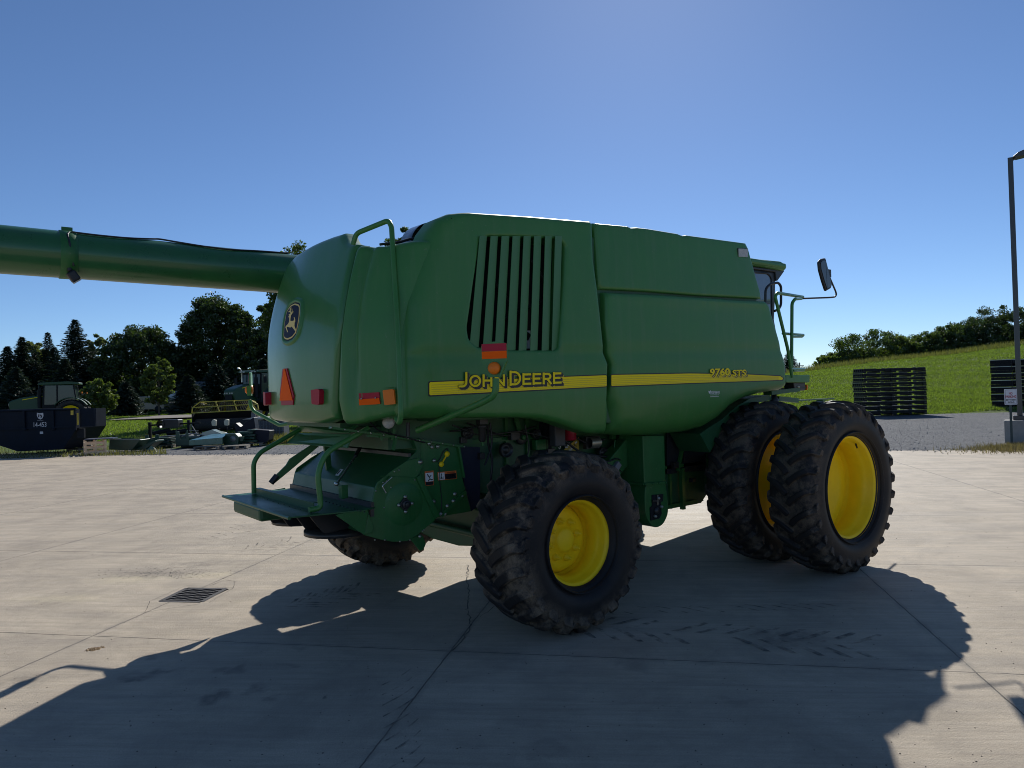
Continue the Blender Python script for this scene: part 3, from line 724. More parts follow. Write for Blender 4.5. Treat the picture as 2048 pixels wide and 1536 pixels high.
# yellow caps on a lanyard
mb = MB()
for u, v in ((883, 928.5), (894.5, 908)):
    c = onY(u, v, -.93); mb.lathe([(0, -.012), (.022, -.01), (.026, 0), (.026, .01), (0, .012)], c, 'y', 16)
mb.bar(onY(884, 926, -.93), onY(894, 909, -.93), .012, .01)
mb.build('coupler_cap', YEL, sp); tube('drain_hose', [onY(874, 924, -.925), onY(880, 918, -.925), onY(886, 903, -.925), onY(895, 896, -.925), onY(897, 903, -.93)], .005, BLK, sp, .03)
tube('hose', [onY(878, 925, -.925), onY(880, 970, -.925), onY(884, 1000, -.925), onY(882, 1030, -.925)], .004, BLK, sp)
# bolts and washers of the side sheet
mb = MB()
for u, v in [(865, 894), (924, 992), (907, 1002), (895, 1012), (890, 1028), (882, 1028), (910, 988), (869, 921), (868, 1003), (847, 1000), (859, 887), (876, 893), (844, 881)]:
    c = onY(u, v, -.935); mb.lathe([(0, -.014), (.010, -.013), (.012, -.002), (.019, 0), (.019, .006)], c, 'y', 8)
mb.build('bolts', ZINC, sp)

# chopper
CY0 = -.95
edge = [(670, 745), (690, 690), (860, 555), (1000, 465), (1110, 440), (1165, 465), (1160, 520), (1105, 625), (1300, 1040), (1270, 1090), (1180, 1160), (1120, 1215), (1000, 1290), (860, 1300), (740, 1280), (555, 1230), (600, 1020), (640, 1020), (640, 900)]
eo = pz(edge, CY0)
mb = MB(); mb.prism(round_poly(eo, .012), CY0, CY0+.014); mb.prism(round_poly(eo, .012), .936, .95)
ch = mb.build('chopper_side_plate', G_METAL, CB, bevel=.004)
cov = pz([(670, 745), (1000, 465), (1085, 385), (1105, 360), (1062, 245), (1140, 240), (1150, 1000), (1000, 1275), (740, 1265), (560, 1215), (600, 1030), (640, 905)], CY0)
mb = MB(); mb.prism(cov, CY0+.015, .935); cvr = mb.build('chopper_cover', G_GLOSS, CB, bevel=.006)
# lower facing lip, seam lines, gusset
def XZc(a, b, y=CY0): p = onY(620+a/5.12, 830+b/5.12, y); return Vector((p.x, 0, p.z))
lipA, lipB = XZc(640, 905), XZc(640, 1015)
mb = MB(); nrm = Vector((-.02, 0, .0))
mb.prism([(lipA.x-.02, lipA.z+.012), (lipA.x+.01, lipA.z+.012), (lipB.x+.01, lipB.z-.02), (lipB.x-.025, lipB.z-.02)], CY0-.012, .955)
mb.build('rubber_lip', BLKM, cvr)
t0, t1 = XZc(1000, 465), XZc(1085, 385)
mb = MB(); mb.box(((t0.x+t1.x)/2-.01, 0, (t0.z+t1.z)/2+.012), (.03, 1.86, .03)); mb.build('hinge', BLKM, cvr)
# strut with bracket
def onCover(u, v):
    # plane through lower-front slope of the cover
    a, b = XZc(670, 745), XZc(1000, 465); n = Vector((-(b.z-a.z), 0, (b.x-a.x))).normalized()
    d = ray(u, v); t = (a-CAMP).dot(n)/d.dot(n); return CAMP+d*t, n
c0, nn = onCover(677, 973); c1, _ = onCover(716, 921)
mb = MB(); mb.tube([c0+nn*.03, c1+nn*.05], .011, mi=0); mb.lathe([(0, -.02), (.02, -.018), (.02, .02), (0, .022)], c0+nn*.03, 'y', 14)
mb.build('gas_strut_rod', STEEL, cvr)
mb = MB(); c2, _ = onCover(760, 870); mb.tube([c1+nn*.05, c1+(c1-c0)*1.3+nn*.12], .019); mb.build('gas_strut', BLKM, cvr)
mb = MB(); c3, _ = onCover(685, 986); mb.box(c3+nn*.012, (.02, .10, .12)); mb.box(c3+Vector((0.01, -.05, 0))+nn*.02, (.06, .012, .12)); mb.build('strut_bracket', G_METAL, cvr, bevel=.004)
def cquad(u, v, s): return onCover(u, v)[0]
q = [onCover(*p)[0]+nn*.002 for p in ((670, 951), (681, 938), (687, 939), (677, 952))]
mb = MB(); mb.add(q, [(0, 1, 2, 3)], 0); 
q2 = [onCover(*p)[0]+nn*.004 for p in ((673, 948.5), (681, 940), (683, 940.5), (675, 949.5))]; mb.add(q2, [(0, 1, 2, 3)], 1)
mb.build('small_decal', [DECW, DECK], cvr)
# hub with bolts, swage ring, t-handle, gusset rib
hc = onY(808, 1008, CY0)
mb = MB(); mb.lathe([(.0, -.012), (.16, -.012), (.19, 0)], hc, 'y', 40); mb.build('bearing_swage', G_METAL, ch)
mb = MB(); mb.box(hc+Vector((0, -.02, 0)), (.095, .02, .095), Matrix.Rotation(R(45), 3, 'Y')); mb.lathe([(0, -.07), (.02, -.07), (.022, -.05), (.036, -.048), (.04, -.02), (.045, -.01)], hc, 'y', 24)
hb_ = mb.build('rotor_bearing', BLKM, ch, bevel=.003)
mb = MB()
for a in (0, 90, 180, 270): mb.lathe([(0, -.045), (.008, -.044), (.009, -.03), (.016, -.03), (.016, -.02)], hc+Vector((math.cos(R(a))*.065, 0, math.sin(R(a))*.065)), 'y', 8)
mb.build('bearing_bolts', ZINC, hb_)
tube('crank_handle', [onY(784, 954, -.98), onY(764, 972, -.99), onY(772, 986, -.99)], .006, STEEL, ch, .02)
mb = MB(); mb.bar(onY(776, 960, -.975), onY(783, 953, -.975), .02, .02); mb.build('latch', G_METAL, ch)
mb = MB(); a, b = onY(835, 952, CY0), onY(873, 1034, CY0); mb.bar(a+Vector((0, -.012, 0)), b+Vector((0, -.012, 0)), .02, .05); mb.bar(onY(760, 952, CY0), onY(833, 955, CY0), .006, .006); mb.build('plate_fold', G_METAL, ch, bevel=.004)
mb = MB()
for u, v in [(841, 924), (738, 1057), (840, 1073), (848, 1060), (745, 1010), (752, 982), (798, 940), (830, 960), (789, 943), (766, 965), (782, 975), (768, 1015), (770, 1080), (800, 1083), (845, 1062), (820, 1080), (750, 1080)]:
    c = onY(u, v, CY0-.003); r_ = 1.6 if (u, v) == (841, 924) else (1.0 if v in (1057, 1073) else .5)
    mb.lathe([(0, -.012*r_), (.009*r_, -.011*r_), (.010*r_, -.003), (.015*r_, 0), (.015*r_, .004)], c, 'y', 8)
mb.build('plate_bolts', ZINC, ch)
mb = MB(); mb.prism(pz([(600, 1020), (640, 1100), (658, 1170), (640, 1205), (555, 1230)], CY0-.018), CY0-.018, CY0-.001); mb.prism(pz([(1030, 1270), (1125, 1215), (1160, 1240), (1190, 1320), (1165, 1380), (1130, 1395)], CY0+.05), CY0+.05, CY0+.07); mb.build('hinge_plate', G_METAL, ch, bevel=.006)

# tailboard (spreader deck) at z=1.13
zt = 1.13
def T2(u, v, z=zt): p = onZ(u, v, z); return (p.x, p.y)
A, B = T2(447, 992), T2(573, 1034)
mb = MB()
tp = [(A[0], .93), (-1.56, .93), (-1.40, .95), (-1.38, -.95), (-1.50, -1.03), (B[0]+.12, -.93), (B[0]-.005, -.90)]
def zt_(x): return zt-.0+(.02 if x < -2.0 else 0)
mb.prism(tp, zt-.006, zt+.006, 'z'); mb.tube([(A[0], .95, zt-.004), (B[0], -.91, zt-.004)], .014)
tb = mb.build('tailboard', G_GLOSS, CB, bevel=.003)
mb = MB(); a, b = onZ(512, 990, zt), onZ(628, 1022, zt); mb.bar(a+Vector((0, 0, .035)), b+Vector((0, 0, .035)), .006, .07); mb.bar(a+Vector((.02, 0, .068)), b+Vector((.02, 0, .068)), .05, .006); mb.build('upstand', G_GLOSS, tb, bevel=.002)
mb = MB()
for i in range(13):
    p = onZ(645+i*7.0, 1002+i*1.9, zt+.006); mb.lathe([(.008, 0), (.006, .008), (0, .009)], p, 'z', 8)
for i in range(9):
    p = onZ(535+i*11, 1000+i*3.3, zt+.006); mb.lathe([(.005, 0), (.004, .005), (0, .006)], p, 'z', 8)
mb.build('tailboard_bolts', BLKM, tb)
mb = MB(); mb.add([onZ(576, 1040, 1.125), onY(735, 1014, -1.0), onY(728, 1069, -.97), onY(672, 1030, -.98)], [(0, 1, 2, 3)]); 
v0 = [onY(737, 1016, -.99), onY(729, 1070, -.97), onY(671, 1030, -.99)]; v1 = [p+Vector((0, .012, 0)) for p in v0]
mb = MB(); mb.add(v0+v1, [(0, 1, 2), (5, 4, 3), (0, 3, 4, 1), (1, 4, 5, 2), (2, 5, 3, 0)]); mb.build('side_vane', G_METAL, tb)
mb = MB(); mb.box((-1.88, .52, 1.02), (.30, .82, .13)); mb.build('spreader_gearbox', G_DARK, tb, bevel=.03)
mb = MB(); v2 = [Vector((p.x, -p.y, p.z)) for p in v0]; v3 = [p+Vector((0, .012, 0)) for p in v2]; mb.add(v2+v3, [(0, 1, 2), (5, 4, 3), (0, 3, 4, 1), (1, 4, 5, 2), (2, 5, 3, 0)]); mb.build('side_vane', G_METAL, tb)  # left vane added by mirroring, fills a notch in the ground shadow
for i, yy in enumerate((.25, -.05, -.35, -.62)):
    mb = MB(); mb.prism(round_poly([(-1.98+i*.04, 1.1), (-1.45+i*.05, 1.1), (-1.5+i*.05, .93), (-1.86+i*.05, .90)], .03), yy, yy+.015); mb.build('spreader_vane', BLK, tb, bevel=.003)
mb = MB(); mb.lathe([(0, .85), (.3, .86), (.3, .9), (0, .92)], (-1.5, .42, 0), 'z', 24); mb.lathe([(0, .85), (.3, .86), (.3, .9), (0, .92)], (-1.5, -.42, 0), 'z', 24); mb.build('spreader_disc', BLKM, tb)
# hand rails of the tailboard
tube('deck_rail', [onY(508, 987, .78), onY(507, 925, .78), onY(520, 905, .78), onY(602, 858, .78), onY(625, 848, .78)], .024, G_PANEL, CB, .14)
tube('deck_rail', [onY(618, 1020, -.84), onY(642, 1016, -.84), onY(635, 945, -.84), onY(652, 905, -.84), onY(737, 856, -.84)], .024, G_PANEL, CB, .10)
mb = MB(); mb.prism([(lambda p: (p.x, p.z))(onY(u, v, .1)) for u, v in ((632, 884), (648, 884), (588, 935), (548, 968), (541, 962), (573, 930), (580, 918))], .1, .125); lv = mb.build('gate_lever', G_METAL, CB, bevel=.004)
tube('lever_grip', [onY(554, 951, .11), onY(542, 966, .11)], .028, BLK, lv, 0)
# deflector plates under the hood
def plate(name, pts, ys, m, th=.01, yb=None):
    q = [onY(u, v, y) for (u, v), y in zip(pts, ys)]; n = (q[1]-q[0]).cross(q[2]-q[0]).normalized()*th
    k = len(q); mb = MB(); mb.add(q+[p+n for p in q], [list(range(k)), list(range(k, 2*k))[::-1]]+[(i, (i+1) % k, k+(i+1) % k, k+i) for i in range(k)]); return mb.build(name, m, CB, bevel=.003)
plate('hood_deflector', [(594, 850), (716, 850), (698, 865), (603, 862)], [.75, -.75, -.75, .75], G_METAL)
plate('hood_deflector', [(595, 865), (706, 868), (694, 896), (572, 886)], [.72, -.72, -.72, .72], G_METAL)
mb = MB(); mb.box((-1.2, 0, 1.84), (.7, 1.3, .04)); mb.box((-1.05, 0, 1.79), (.6, 1.5, .05)); mb.build('hood_floor', G_DARK, CB)
plate('side_bracket', [(648, 890), (660, 890), (664, 940), (655, 955)], [.3, .3, .3, .3], G_METAL, .03)
mb = MB(); mb.bar(onY(788, 858, -.93), onY(785, 880, -.93), .015, .03); mb.bar(onY(793, 872, -.94), onY(786, 900, -.95), .015, .03); mb.bar(onY(760, 866, -.93), onY(764, 880, -.93), .01, .02); mb.build('latch_hook', G_METAL, CB)
tube('drain_pipe', [onY(816, 845, -1.0), onY(816, 873, -1.0)], .018, BLKM, CB); tube('hose', [onY(740, 845, -1.1), onY(757, 862, -1.05), onY(800, 872, -.97), onY(850, 885, -.95)], .007, BLK, CB, .05)
mb = MB(); mb.box((-.75, 0, 1.74), (.9, 1.75, .26)); mb.build('rear_frame', G_DARK, CB)

# mid-section fittings (fuel/hydraulic filters, tool box, decals)
def onpt(a, b, y, x0=900, y0=820, k=6.0235): return onY(x0+a/k, y0+b/k, y)
mb = MB(); c = onpt(385, 130, -1.1); mb.box(c, (.09, .07, .07)); c2 = onpt(385, 205, -1.1)
mb.lathe([(0, .02), (.045, .02), (.05, 0), (.035, -.02), (.035, -.12), (.02, -.14), (0, -.14)], c2, 'z', 20); mb.build('fuel_filter', BLKM, CB, bevel=.004)
tube('filter_hose', [onpt(385, 300, -1.05), onpt(395, 430, -1.05)], .015, G_METAL, CB); tube('wiring_loom', [onpt(455, 180, -1.0), onpt(455, 400, -.95), onpt(515, 600, -.95), onpt(490, 840, -.95), onpt(515, 900, -.9)], .012, BLK, CB, .12)
tube('hose', [onpt(0, 255, -.95), onpt(160, 245, -.95), onpt(320, 200, -1.0), onpt(370, 180, -1.05)], .008, BLK, CB, .1)
mb = MB(); a, b = onpt(790, 90, -.84), onpt(860, 330, -.84); mb.bar(a, b, .02, .05); c = onpt(862, 330, -.84); mb.lathe([(0, -.02), (.03, -.018), (.07, -.01), (.075, .01)], c, 'y', 24, mi=1); mb.lathe([(0, -.05), (.025, -.048), (.028, -.01)], c, 'y', 16); mb.build('tensioner_arm', [G_METAL, BLKM], CB, bevel=.003)
mb = MB(); mb.box(onpt(1085, 415, -.86), (.17, .08, .11)); mb.bar(onpt(1070, 480, -.86), onpt(1010, 590, -.86), .03, .05); mb.build('bracket_box', G_METAL, CB, bevel=.01)
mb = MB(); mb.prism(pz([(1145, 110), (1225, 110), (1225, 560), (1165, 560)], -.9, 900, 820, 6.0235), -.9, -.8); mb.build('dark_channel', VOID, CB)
mb = MB(); c = onpt(1292, 258, -1.05); mb.box(c, (.14, .10, .30)); tbx = mb.build('control_box', mat('charcoal_paint', (.05, .05, .055), .5, var=.1), CB, bevel=.012)
mb = MB(); c = onpt(1285, 167, -1.102); mb.box(c, (.055, .004, .045), mi=0); mb.box(c+Vector((0, -.003, 0)), (.035, .002, .012), mi=1); mb.build('label_plate', [DECW, BLKM], tbx)
mb = MB(); c = onpt(1432, 215, -1.02); mb.lathe([(0, .15), (.06, .145), (.075, .12), (.075, -.12), (.06, -.13), (0, -.13)], c, 'z', 28); mb.build('extinguisher', REDP, CB)
mb = MB(); mb.tube([onpt(1365, 135, -1.05), onpt(1400, 140, -1.05)], .012); mb.tube([onpt(1330, 420, -1.05), onpt(1320, 470, -1.05), onpt(1300, 450, -1.05)], .006); mb.build('latches', STEEL, CB)
q = [onpt(1322, 520, -.87), onpt(1552, 325, -.87), onpt(1555, 500, -.87), onpt(1335, 532, -.87)]
mb = MB(); mb.add(q, [(0, 1, 2, 3)], 0)
for i in range(14):
    a, b = random.uniform(1380, 1520), 0; b = random.uniform(max(380, 1000-a*.42+ -20), 490)
    p = onpt(a, b, -.873); s = .02; mb.box(p, (random.uniform(.02, .05), .002, random.uniform(.008, .02)), Matrix.Rotation(random.uniform(-.6, .6), 3, 'Y'), mi=random.choice((1, 1, 2)))
mb.build('yellow_instruction_decal', [mat('decal_dull_yellow', (.5, .34, .04), .5), DECW, DECK], CB)
mb = MB(); c = onpt(1705, 390, -.95); mb.box(c, (.20, .06, .13), mi=1); mb.lathe([(.055, -.07), (.055, .07)], c+Vector((0, -.035, 0)), 'x', 20); mb.build('solenoid', [ZINC, BLKM], CB, bevel=.004)
# sloping auger housing between wheel and elevator
def onp3(a, b, y): return onY(1180+a/6.4, 840+b/6.4, y)
mb = MB(); mb.bar(onp3(120, 760, -.98), onp3(560, 230, -.98), .16, .24); mb.build('sloping_conveyor', G_METAL, CB, bevel=.01)
mb = MB(); mb.box(onp3(335, 605, -1.08), (.12, .05, .07), Matrix.Rotation(R(-45), 3, 'Y')); mb.build('sensor_box', mat('grey_plastic', (.18, .18, .2), .5), CB, bevel=.008)
tube('hose', [onp3(130, 550, -1.08), onp3(250, 530, -1.08), onp3(340, 490, -1.08), onp3(390, 510, -1.08)], .008, BLK, CB, .05); tube('hose', [onp3(350, 600, -1.09), onp3(410, 670, -1.09)], .005, BLK, CB)
# belts, pulleys and hoses filling the dark bays
for (u_, v_, r_) in ((935, 866, .06), (1012, 900, .075), (1072, 868, .05), (1205, 905, .06)):
    mb = MB(); c = onY(u_, v_, -.9); mb.lathe([(0, -.01), (r_*.3, -.02), (r_*.35, 0), (r_*.85, .005), (r_*.9, -.02), (r_, -.02), (r_*.93, .0), (r_, .02), (r_*.5, .03), (0, .03)], c, 'y', 28); mb.build('pulley', BLKM, CB)
tube('drive_belt', [onY(935, 846, -.9), onY(1010, 874, -.9), onY(1072, 852, -.9)], .008, BLK, CB, .1)
for pts_ in ([(905, 850), (960, 872), (1040, 862), (1120, 880)], [(980, 845), (985, 890), (970, 930)], [(1115, 870), (1160, 905), (1215, 915), (1250, 900)], [(1150, 875), (1180, 890), (1210, 878)], [(1050, 850), (1060, 900), (1045, 930)], [(1230, 880), (1225, 930), (1245, 960)]):
    tube('hose', [onY(u_, v_, -.98) for u_, v_ in pts_], random.choice((.007, .010, .013)), random.choice((BLK, BLKM, G_METAL)), CB, .08)
for (u_, v_) in ((925, 880), (962, 912), (1028, 872), (1100, 905), (1188, 862), (1225, 872), (1350, 930), (1385, 960)):
    mb = MB(); mb.box(onY(u_, v_, -.88), (random.uniform(.05, .12), .06, random.uniform(.04, .09))); mb.build('bracket', random.choice((G_METAL, BLKM)), CB, bevel=.005)
# clean grain elevator
def pz3(pts, y): return [(lambda p: (p.x, p.z))(onp3(a, b, y)) for a, b in pts]
y_e = -1.30
mb = MB(); el = pz3([(675, 200), (950, 200), (968, 800), (695, 820)], y_e)
mb.prism(el, y_e, y_e+.36); bo = round_poly(pz3([(712, 815), (968, 800), (1000, 1050), (1005, 1200), (940, 1340), (850, 1385), (770, 1340), (710, 1220), (700, 1000)], y_e-.02), .06)
mb.prism(bo, y_e-.02, y_e+.37); 
elv = mb.build('grain_elevator', G_METAL, CB, bevel=.008)
mb = MB(); a, b = onp3(690, 825, y_e-.03), onp3(965, 800, y_e-.03); mb.bar(a, b, .02, .02); mb.bar(a, a+Vector((-.02, .40, .0)), .02, .02)
for t in (.02, .35, .65, .98): mb.lathe([(0, -.01), (.01, -.01), (.01, 0)], a.lerp(b, t)+Vector((0, -.012, 0)), 'y', 8)
mb.build('joint_flange', G_METAL, elv)
mb = MB(); mb.prism(round_poly(pz3([(795, 960), (940, 945), (935, 1040), (905, 1050), (920, 1200), (890, 1260), (780, 1290), (770, 1120), (800, 1100)], y_e-.03), .01), y_e-.03, y_e-.022); rec = mb.build('bearing_opening', VOID, elv)  # thin dark plate on the face; the opening's shade is only its colour
mb = MB(); c = onp3(855, 1165, y_e-.04); mb.lathe([(0, -.02), (.03, -.02), (.04, 0)], c, 'y', 16, mi=0)
for a, b in ((905, 1110), (825, 1230), (865, 1000)): mb.lathe([(0, -.03), (.015, -.028), (.016, 0)], onp3(a, b, y_e-.035), 'y', 8, mi=1)
mb.bar(onp3(865, 960, y_e-.04), onp3(865, 1090, y_e-.04), .012, .012, 1); mb.bar(onp3(800, 1035, y_e-.035), onp3(905, 1030, y_e-.035), .02, .02, 0); mb.build('elevator_bearing', [BLKM, ZINC], rec)
# black mesh screens forward of the elevator
mb = MB(); mb.prism(pz3([(985, 150), (1200, 150), (1110, 680), (985, 695)], -.84), -.84, -.83); mb.prism(pz3([(1200, 560), (1210, 150), (1620, 150), (1500, 645), (1200, 665)], -.84), -.84, -.83); mb.build('screen_panel', mat('screen_black', (.012, .015, .02), .6), CB)
mb = MB(); mb.bar(onp3(1215, 200, -.87), onp3(1120, 650, -.87), .03, .04); mb.box(onp3(1180, 880, -.86), (.05, .05, .50)); mb.build('screen_brace', G_METAL, CB)

# axles
mb = MB(); mb.prism([(-1.15, .62), (-.25, .5), (.25, .5), (1.15, .62), (1.15, .86), (.3, .98), (-.3, .98), (-1.15, .86)], -.11, .11, 'x'); mb.box((0, -1.25, .76), (.16, .35, .3)); mb.box((0, 1.25, .76), (.16, .35, .3)); mb.tube([(-.2, -1.2, .7), (-.2, 1.2, .7)], .035)
mb.box((0, 0, 1.05), (.5, 1.0, .3)); mb.build('rear_axle', G_DARK, CB, bevel=.02)
mb = MB(); mb.tube([(3.55, -2.2, .92), (3.55, 2.2, .92)], .13, seg=20); mb.box((3.55, 0, 1.0), (.55, 1.8, .5)); mb.box((3.55, -1.1, 1.0), (.4, .3, .6)); mb.box((3.55, 1.1, 1.0), (.4, .3, .6)); mb.build('front_axle', G_DARK, CB, bevel=.02)
mb = MB(); mb.prism([(3.5, 1.75), (4.2, 1.75), (6.0, .95), (6.0, .35), (5.6, .35), (3.7, .9)], -.7, .7); mb.build('feeder_house', G_DARK, CB, bevel=.02)
# ---------------------------------------------------------------- wheels
def tyre_mesh(name, Ro, W, Rrim, nl, lw, lh, m, parent, c, skew=1.0, side_bulge=.03):
    mb = MB(); Rc = Ro-lh; hw = W/2
    prof = []
    raw = [(Rrim-.0, -hw*.74), (Rrim+.03, -hw*.86), (Rrim+(Rc-Rrim)*.35, -hw*1.0-side_bulge*.3), (Rrim+(Rc-Rrim)*.62, -hw*1.0), (Rc-.075, -hw*.93), (Rc-.025, -hw*.80), (Rc-.006, -hw*.5), (Rc, 0)]
    prof = raw+[(r, -o) for r, o in raw[:-1][::-1]]
    # smooth the profile
    P = [Vector(p) for p in prof]; q = []
    for i in range(len(P)-1):
        p0, p1, p2, p3 = P[max(i-1, 0)], P[i], P[i+1], P[min(i+2, len(P)-1)]
        for t in (0, .33, .67): q.append(tuple(.5*((2*p1)+(-p0+p2)*t+(2*p0-5*p1+4*p2-p3)*t*t+(-p0+3*p1-3*p2+p3)*t**3)))
    q.append(tuple(P[-1]))
    mb.lathe(q, (0, 0, 0), 'y', 112)
    # moulded rings on the sidewall
    for sgn in (-1, 1):
        for rr_ in (Rrim+.045, Rrim+(Rc-Rrim)*.5):
            mb.lathe([(rr_-.010, sgn*hw*.90), (rr_, sgn*(hw*.985+side_bulge*.45)), (rr_+.010, sgn*hw*.90)], (0, 0, 0), 'y', 112)
    pitch = 2*math.pi/nl
    def surfr(w):   # crown radius at offset w
        a = abs(w)/hw
        return Rc-.006*(a/.5)**2 if a < .5 else Rc-.006-.030*((a-.5)/.35)**1.7 if a < .85 else Rc-.036-.10*((a-.85)/.12)**1.3
    for sgn in (-1, 1):
        for i in range(nl):
            ph0 = i*pitch+(pitch/2 if sgn > 0 else 0)+random.uniform(-.004, .004)
            path = []
            for k in range(10):
                t = k/9; w_ = hw*(.02+.90*t); arc = skew*(.30*hw*2)*(t**.8)*(1-.12*t*t)+0.0
                path.append((ph0-arc/Rc, sgn*w_, surfr(w_)))
            # down the shoulder
            path += [(ph0-skew*.30*hw*2*.92/Rc-.02, sgn*hw*.975, Rc-.085), (ph0-skew*.30*hw*2*.92/Rc-.03, sgn*hw*.99, Rc-.135)]
            vs = []; nn_ = len(path)
            for j, (ph, w_, r_) in enumerate(path):
                a = path[max(j-1, 0)]; b = path[min(j+1, nn_-1)]
                dph, dw = (b[0]-a[0])*Rc, b[1]-a[1]
                if j >= nn_-2: dph, dw = 0, sgn*1.0
                L = math.hypot(dph, dw) or 1; nx, nw = dw/L, -dph/L     # in-surface normal (arc, w)
                hgt = lh*(1.0 if 0 < j < nn_-3 else .8) if j < nn_-2 else (lh*.75 if j == nn_-2 else .004)
                wb, wt = lw*.62*(1.25 if j >= nn_-3 else 1), lw*.40*(1.3 if j >= nn_-3 else 1)
                # outward direction: radial on the crown, tilting to the side at the shoulder
                tilt = 0 if j < nn_-3 else (.5 if j == nn_-3 else .95)
                for s_, hh, ww in ((-1, -.012, wb), (-1, hgt, wt), (1, hgt, wt), (1, -.012, wb)):
                    pa = ph+s_*nx*ww/Rc; pw = w_+s_*nw*ww; rr_ = r_+hh*math.cos(tilt); pw += sgn*hh*math.sin(tilt)*.8
                    vs.append((rr_*math.cos(pa), pw, rr_*math.sin(pa)))
            fs = [(0, 1, 2, 3)]+[(nn_*4-1, nn_*4-2, nn_*4-3, nn_*4-4)]
            for j in range(nn_-1):
                b = j*4
                for e in range(3): fs.append((b+e, b+4+e, b+5+e, b+1+e))
            mb.add(vs, fs, 0, False)
    o = mb.build(name, m, parent); 
    md = o.modifiers.new('bevel', 'BEVEL'); md.width = .006; md.segments = 1; md.limit_method = 'ANGLE'; md.angle_limit = R(50)
    return o
TM_R = tyre_mat('tyre_rear_rubber', .80, .95, 0.0); TM_F = tyre_mat('tyre_front_rubber', .955, .6, 1.3)
def rear_wheel(y, sgn, name='wheel'):
    Ro, W, Rr = .79, .70, .352
    mb = MB()   # disc + hub (outer face towards -y*sgn)
    s = sgn
    mb.lathe([(0, -.10*s), (.085, -.10*s), (.105, -.085*s), (.12, -.05*s), (.20, -.045*s), (.232, -.03*s), (.27, -.03*s), (.285, .0), (.30, .02*s)], (0, 0, 0), 'y', 56)
    wh = mb.build('wheel', YEL, CB); wh.location = (0, y, .775)
    mb = MB()
    for i in range(8):
        a = R(i*45+12); c = Vector((math.cos(a)*.168, 0, math.sin(a)*.168))
        mb.lathe([(0, -.115*s), (.012, -.113*s), (.0125, -.085*s), (.024, -.085*s), (.026, -.062*s), (.032, -.06*s), (.032, -.045*s)], c, 'y', 12)
    mb.build('wheel_nuts', YEL, wh)
    mb = MB(); h = W*.37
    pr = [(Rr+.022, -h*s), (Rr+.024, -(h-.012)*s), (Rr+.004, -(h-.02)*s), (Rr-.012, -(h-.035)*s), (Rr-.012, -(h-.08)*s), (Rr-.03, -(h-.10)*s), (Rr-.042, -(h-.13)*s), (Rr-.045, -.05*s), (Rr-.03, -.02*s), (Rr-.045, .0), (Rr-.045, h*.6*s), (Rr-.01, h*s), (Rr+.022, h*s)]
    pr2 = [(r+.0, o) for r, o in pr]; mb.lathe(pr2, (0, 0, 0), 'y', 72)
    mb.build('rim', YEL, wh); 
    t = tyre_mesh('tyre', Ro, W, Rr+.015, 23, .090, .045, TM_R, wh, None, skew=1.0); return wh
w1 = rear_wheel(-1.757, 1)
w2 = rear_wheel(1.65, -1)
w2.location.y = 1.62
def front_wheel(y, sgn, outer):
    Ro, W, Rr = .955, .54, .55; s = sgn; h = W*.40
    mb = MB()
    if outer: mb.lathe([(0, .17*s), (.32, .16*s), (.36, .13*s), (.44, .12*s), (Rr-.06, .12*s)], (0, 0, 0), 'y', 64)
    else: mb.lathe([(0, -.12*s), (.2, -.12*s), (.24, -.05*s), (.40, -.06*s), (.44, .0), (Rr-.04, .0)], (0, 0, 0), 'y', 64)
    wh = mb.build('wheel', YEL, CB); wh.location = (3.552, y, .935)
    mb = MB()
    mb.lathe([(Rr+.018, -h*s), (Rr+.022, -(h-.012)*s), (Rr-.002, -(h-.02)*s), (Rr-.02, -(h-.035)*s), (Rr-.022, -(h-.085)*s), (Rr-.045, -(h-.11)*s), (Rr-.06, -(h-.15)*s), (Rr-.065, .04*s), (Rr-.055, .06*s), (Rr-.055, .09*s), (Rr-.068, .11*s), (Rr-.065, h*.8*s), (Rr-.01, h*s), (Rr+.018, h*s)], (0, 0, 0), 'y', 96)
    mb.build('rim', YEL, wh)
    if outer:
        mb = MB(); a = R(62); c = Vector((math.cos(a)*(Rr-.03), -(h-.07)*s, math.sin(a)*(Rr-.03))); mb.bar(c, c+Vector((-.03, -.03*s, -.045)), .014, .014); mb.build('valve_stem', BLK, wh)
    tyre_mesh('tyre', Ro, W, Rr+.01, 27, .062, .045, TM_F, wh, None, skew=1.15)
    return wh
f1 = front_wheel(-2.355, 1, True); f2 = front_wheel(-1.53, 1, False)
def clone_wheel(src, y):
    c = copy_tree(src, CB); c.location.y = y; c.rotation_euler = (0, 0, math.pi); return c
clone_wheel(f1, 2.355); clone_wheel(f2, 1.53)

# ---------------------------------------------------------------- cab, deck, mirror
yc = -.92
mb = MB()
def xz(pts, y): return [(lambda p: (p.x, p.z))(onY(u, v, y)) for u, v in pts]
roof = xz([(1490, 514), (1512, 517), (1562, 522), (1571, 527), (1574.5, 537), (1570, 541), (1520, 532), (1490, 530)], yc)
mb.prism(roof, yc, 1.05); mb.prism([(4.2, -.95), (5.08, -.93), (5.52, -.5), (5.6, .5), (5.1, 1.05), (4.2, 1.05)], 3.71, 3.79, 'z'); rf = mb.build('cab_roof', G_PANEL, CB, bevel=.03)  # second prism: forward bulge added to carry the roof's ground shadow further
mb = MB(); mb.prism(xz([(1490, 531), (1570, 541), (1556, 561), (1553, 562), (1551, 544), (1490, 536)], yc+.05), yc+.05, .87); mb.build('cab_roof_lining', BLKM, CB, bevel=.01)
mb = MB(); mb.prism(xz([(1490, 536), (1552, 545), (1551, 600), (1549, 640), (1560, 700), (1575, 745), (1490, 745)], yc+.08), yc+.08, .82); cabb = mb.build('cab', mat('cab_grey', (.05, .06, .075), .5), CB, bevel=.02)
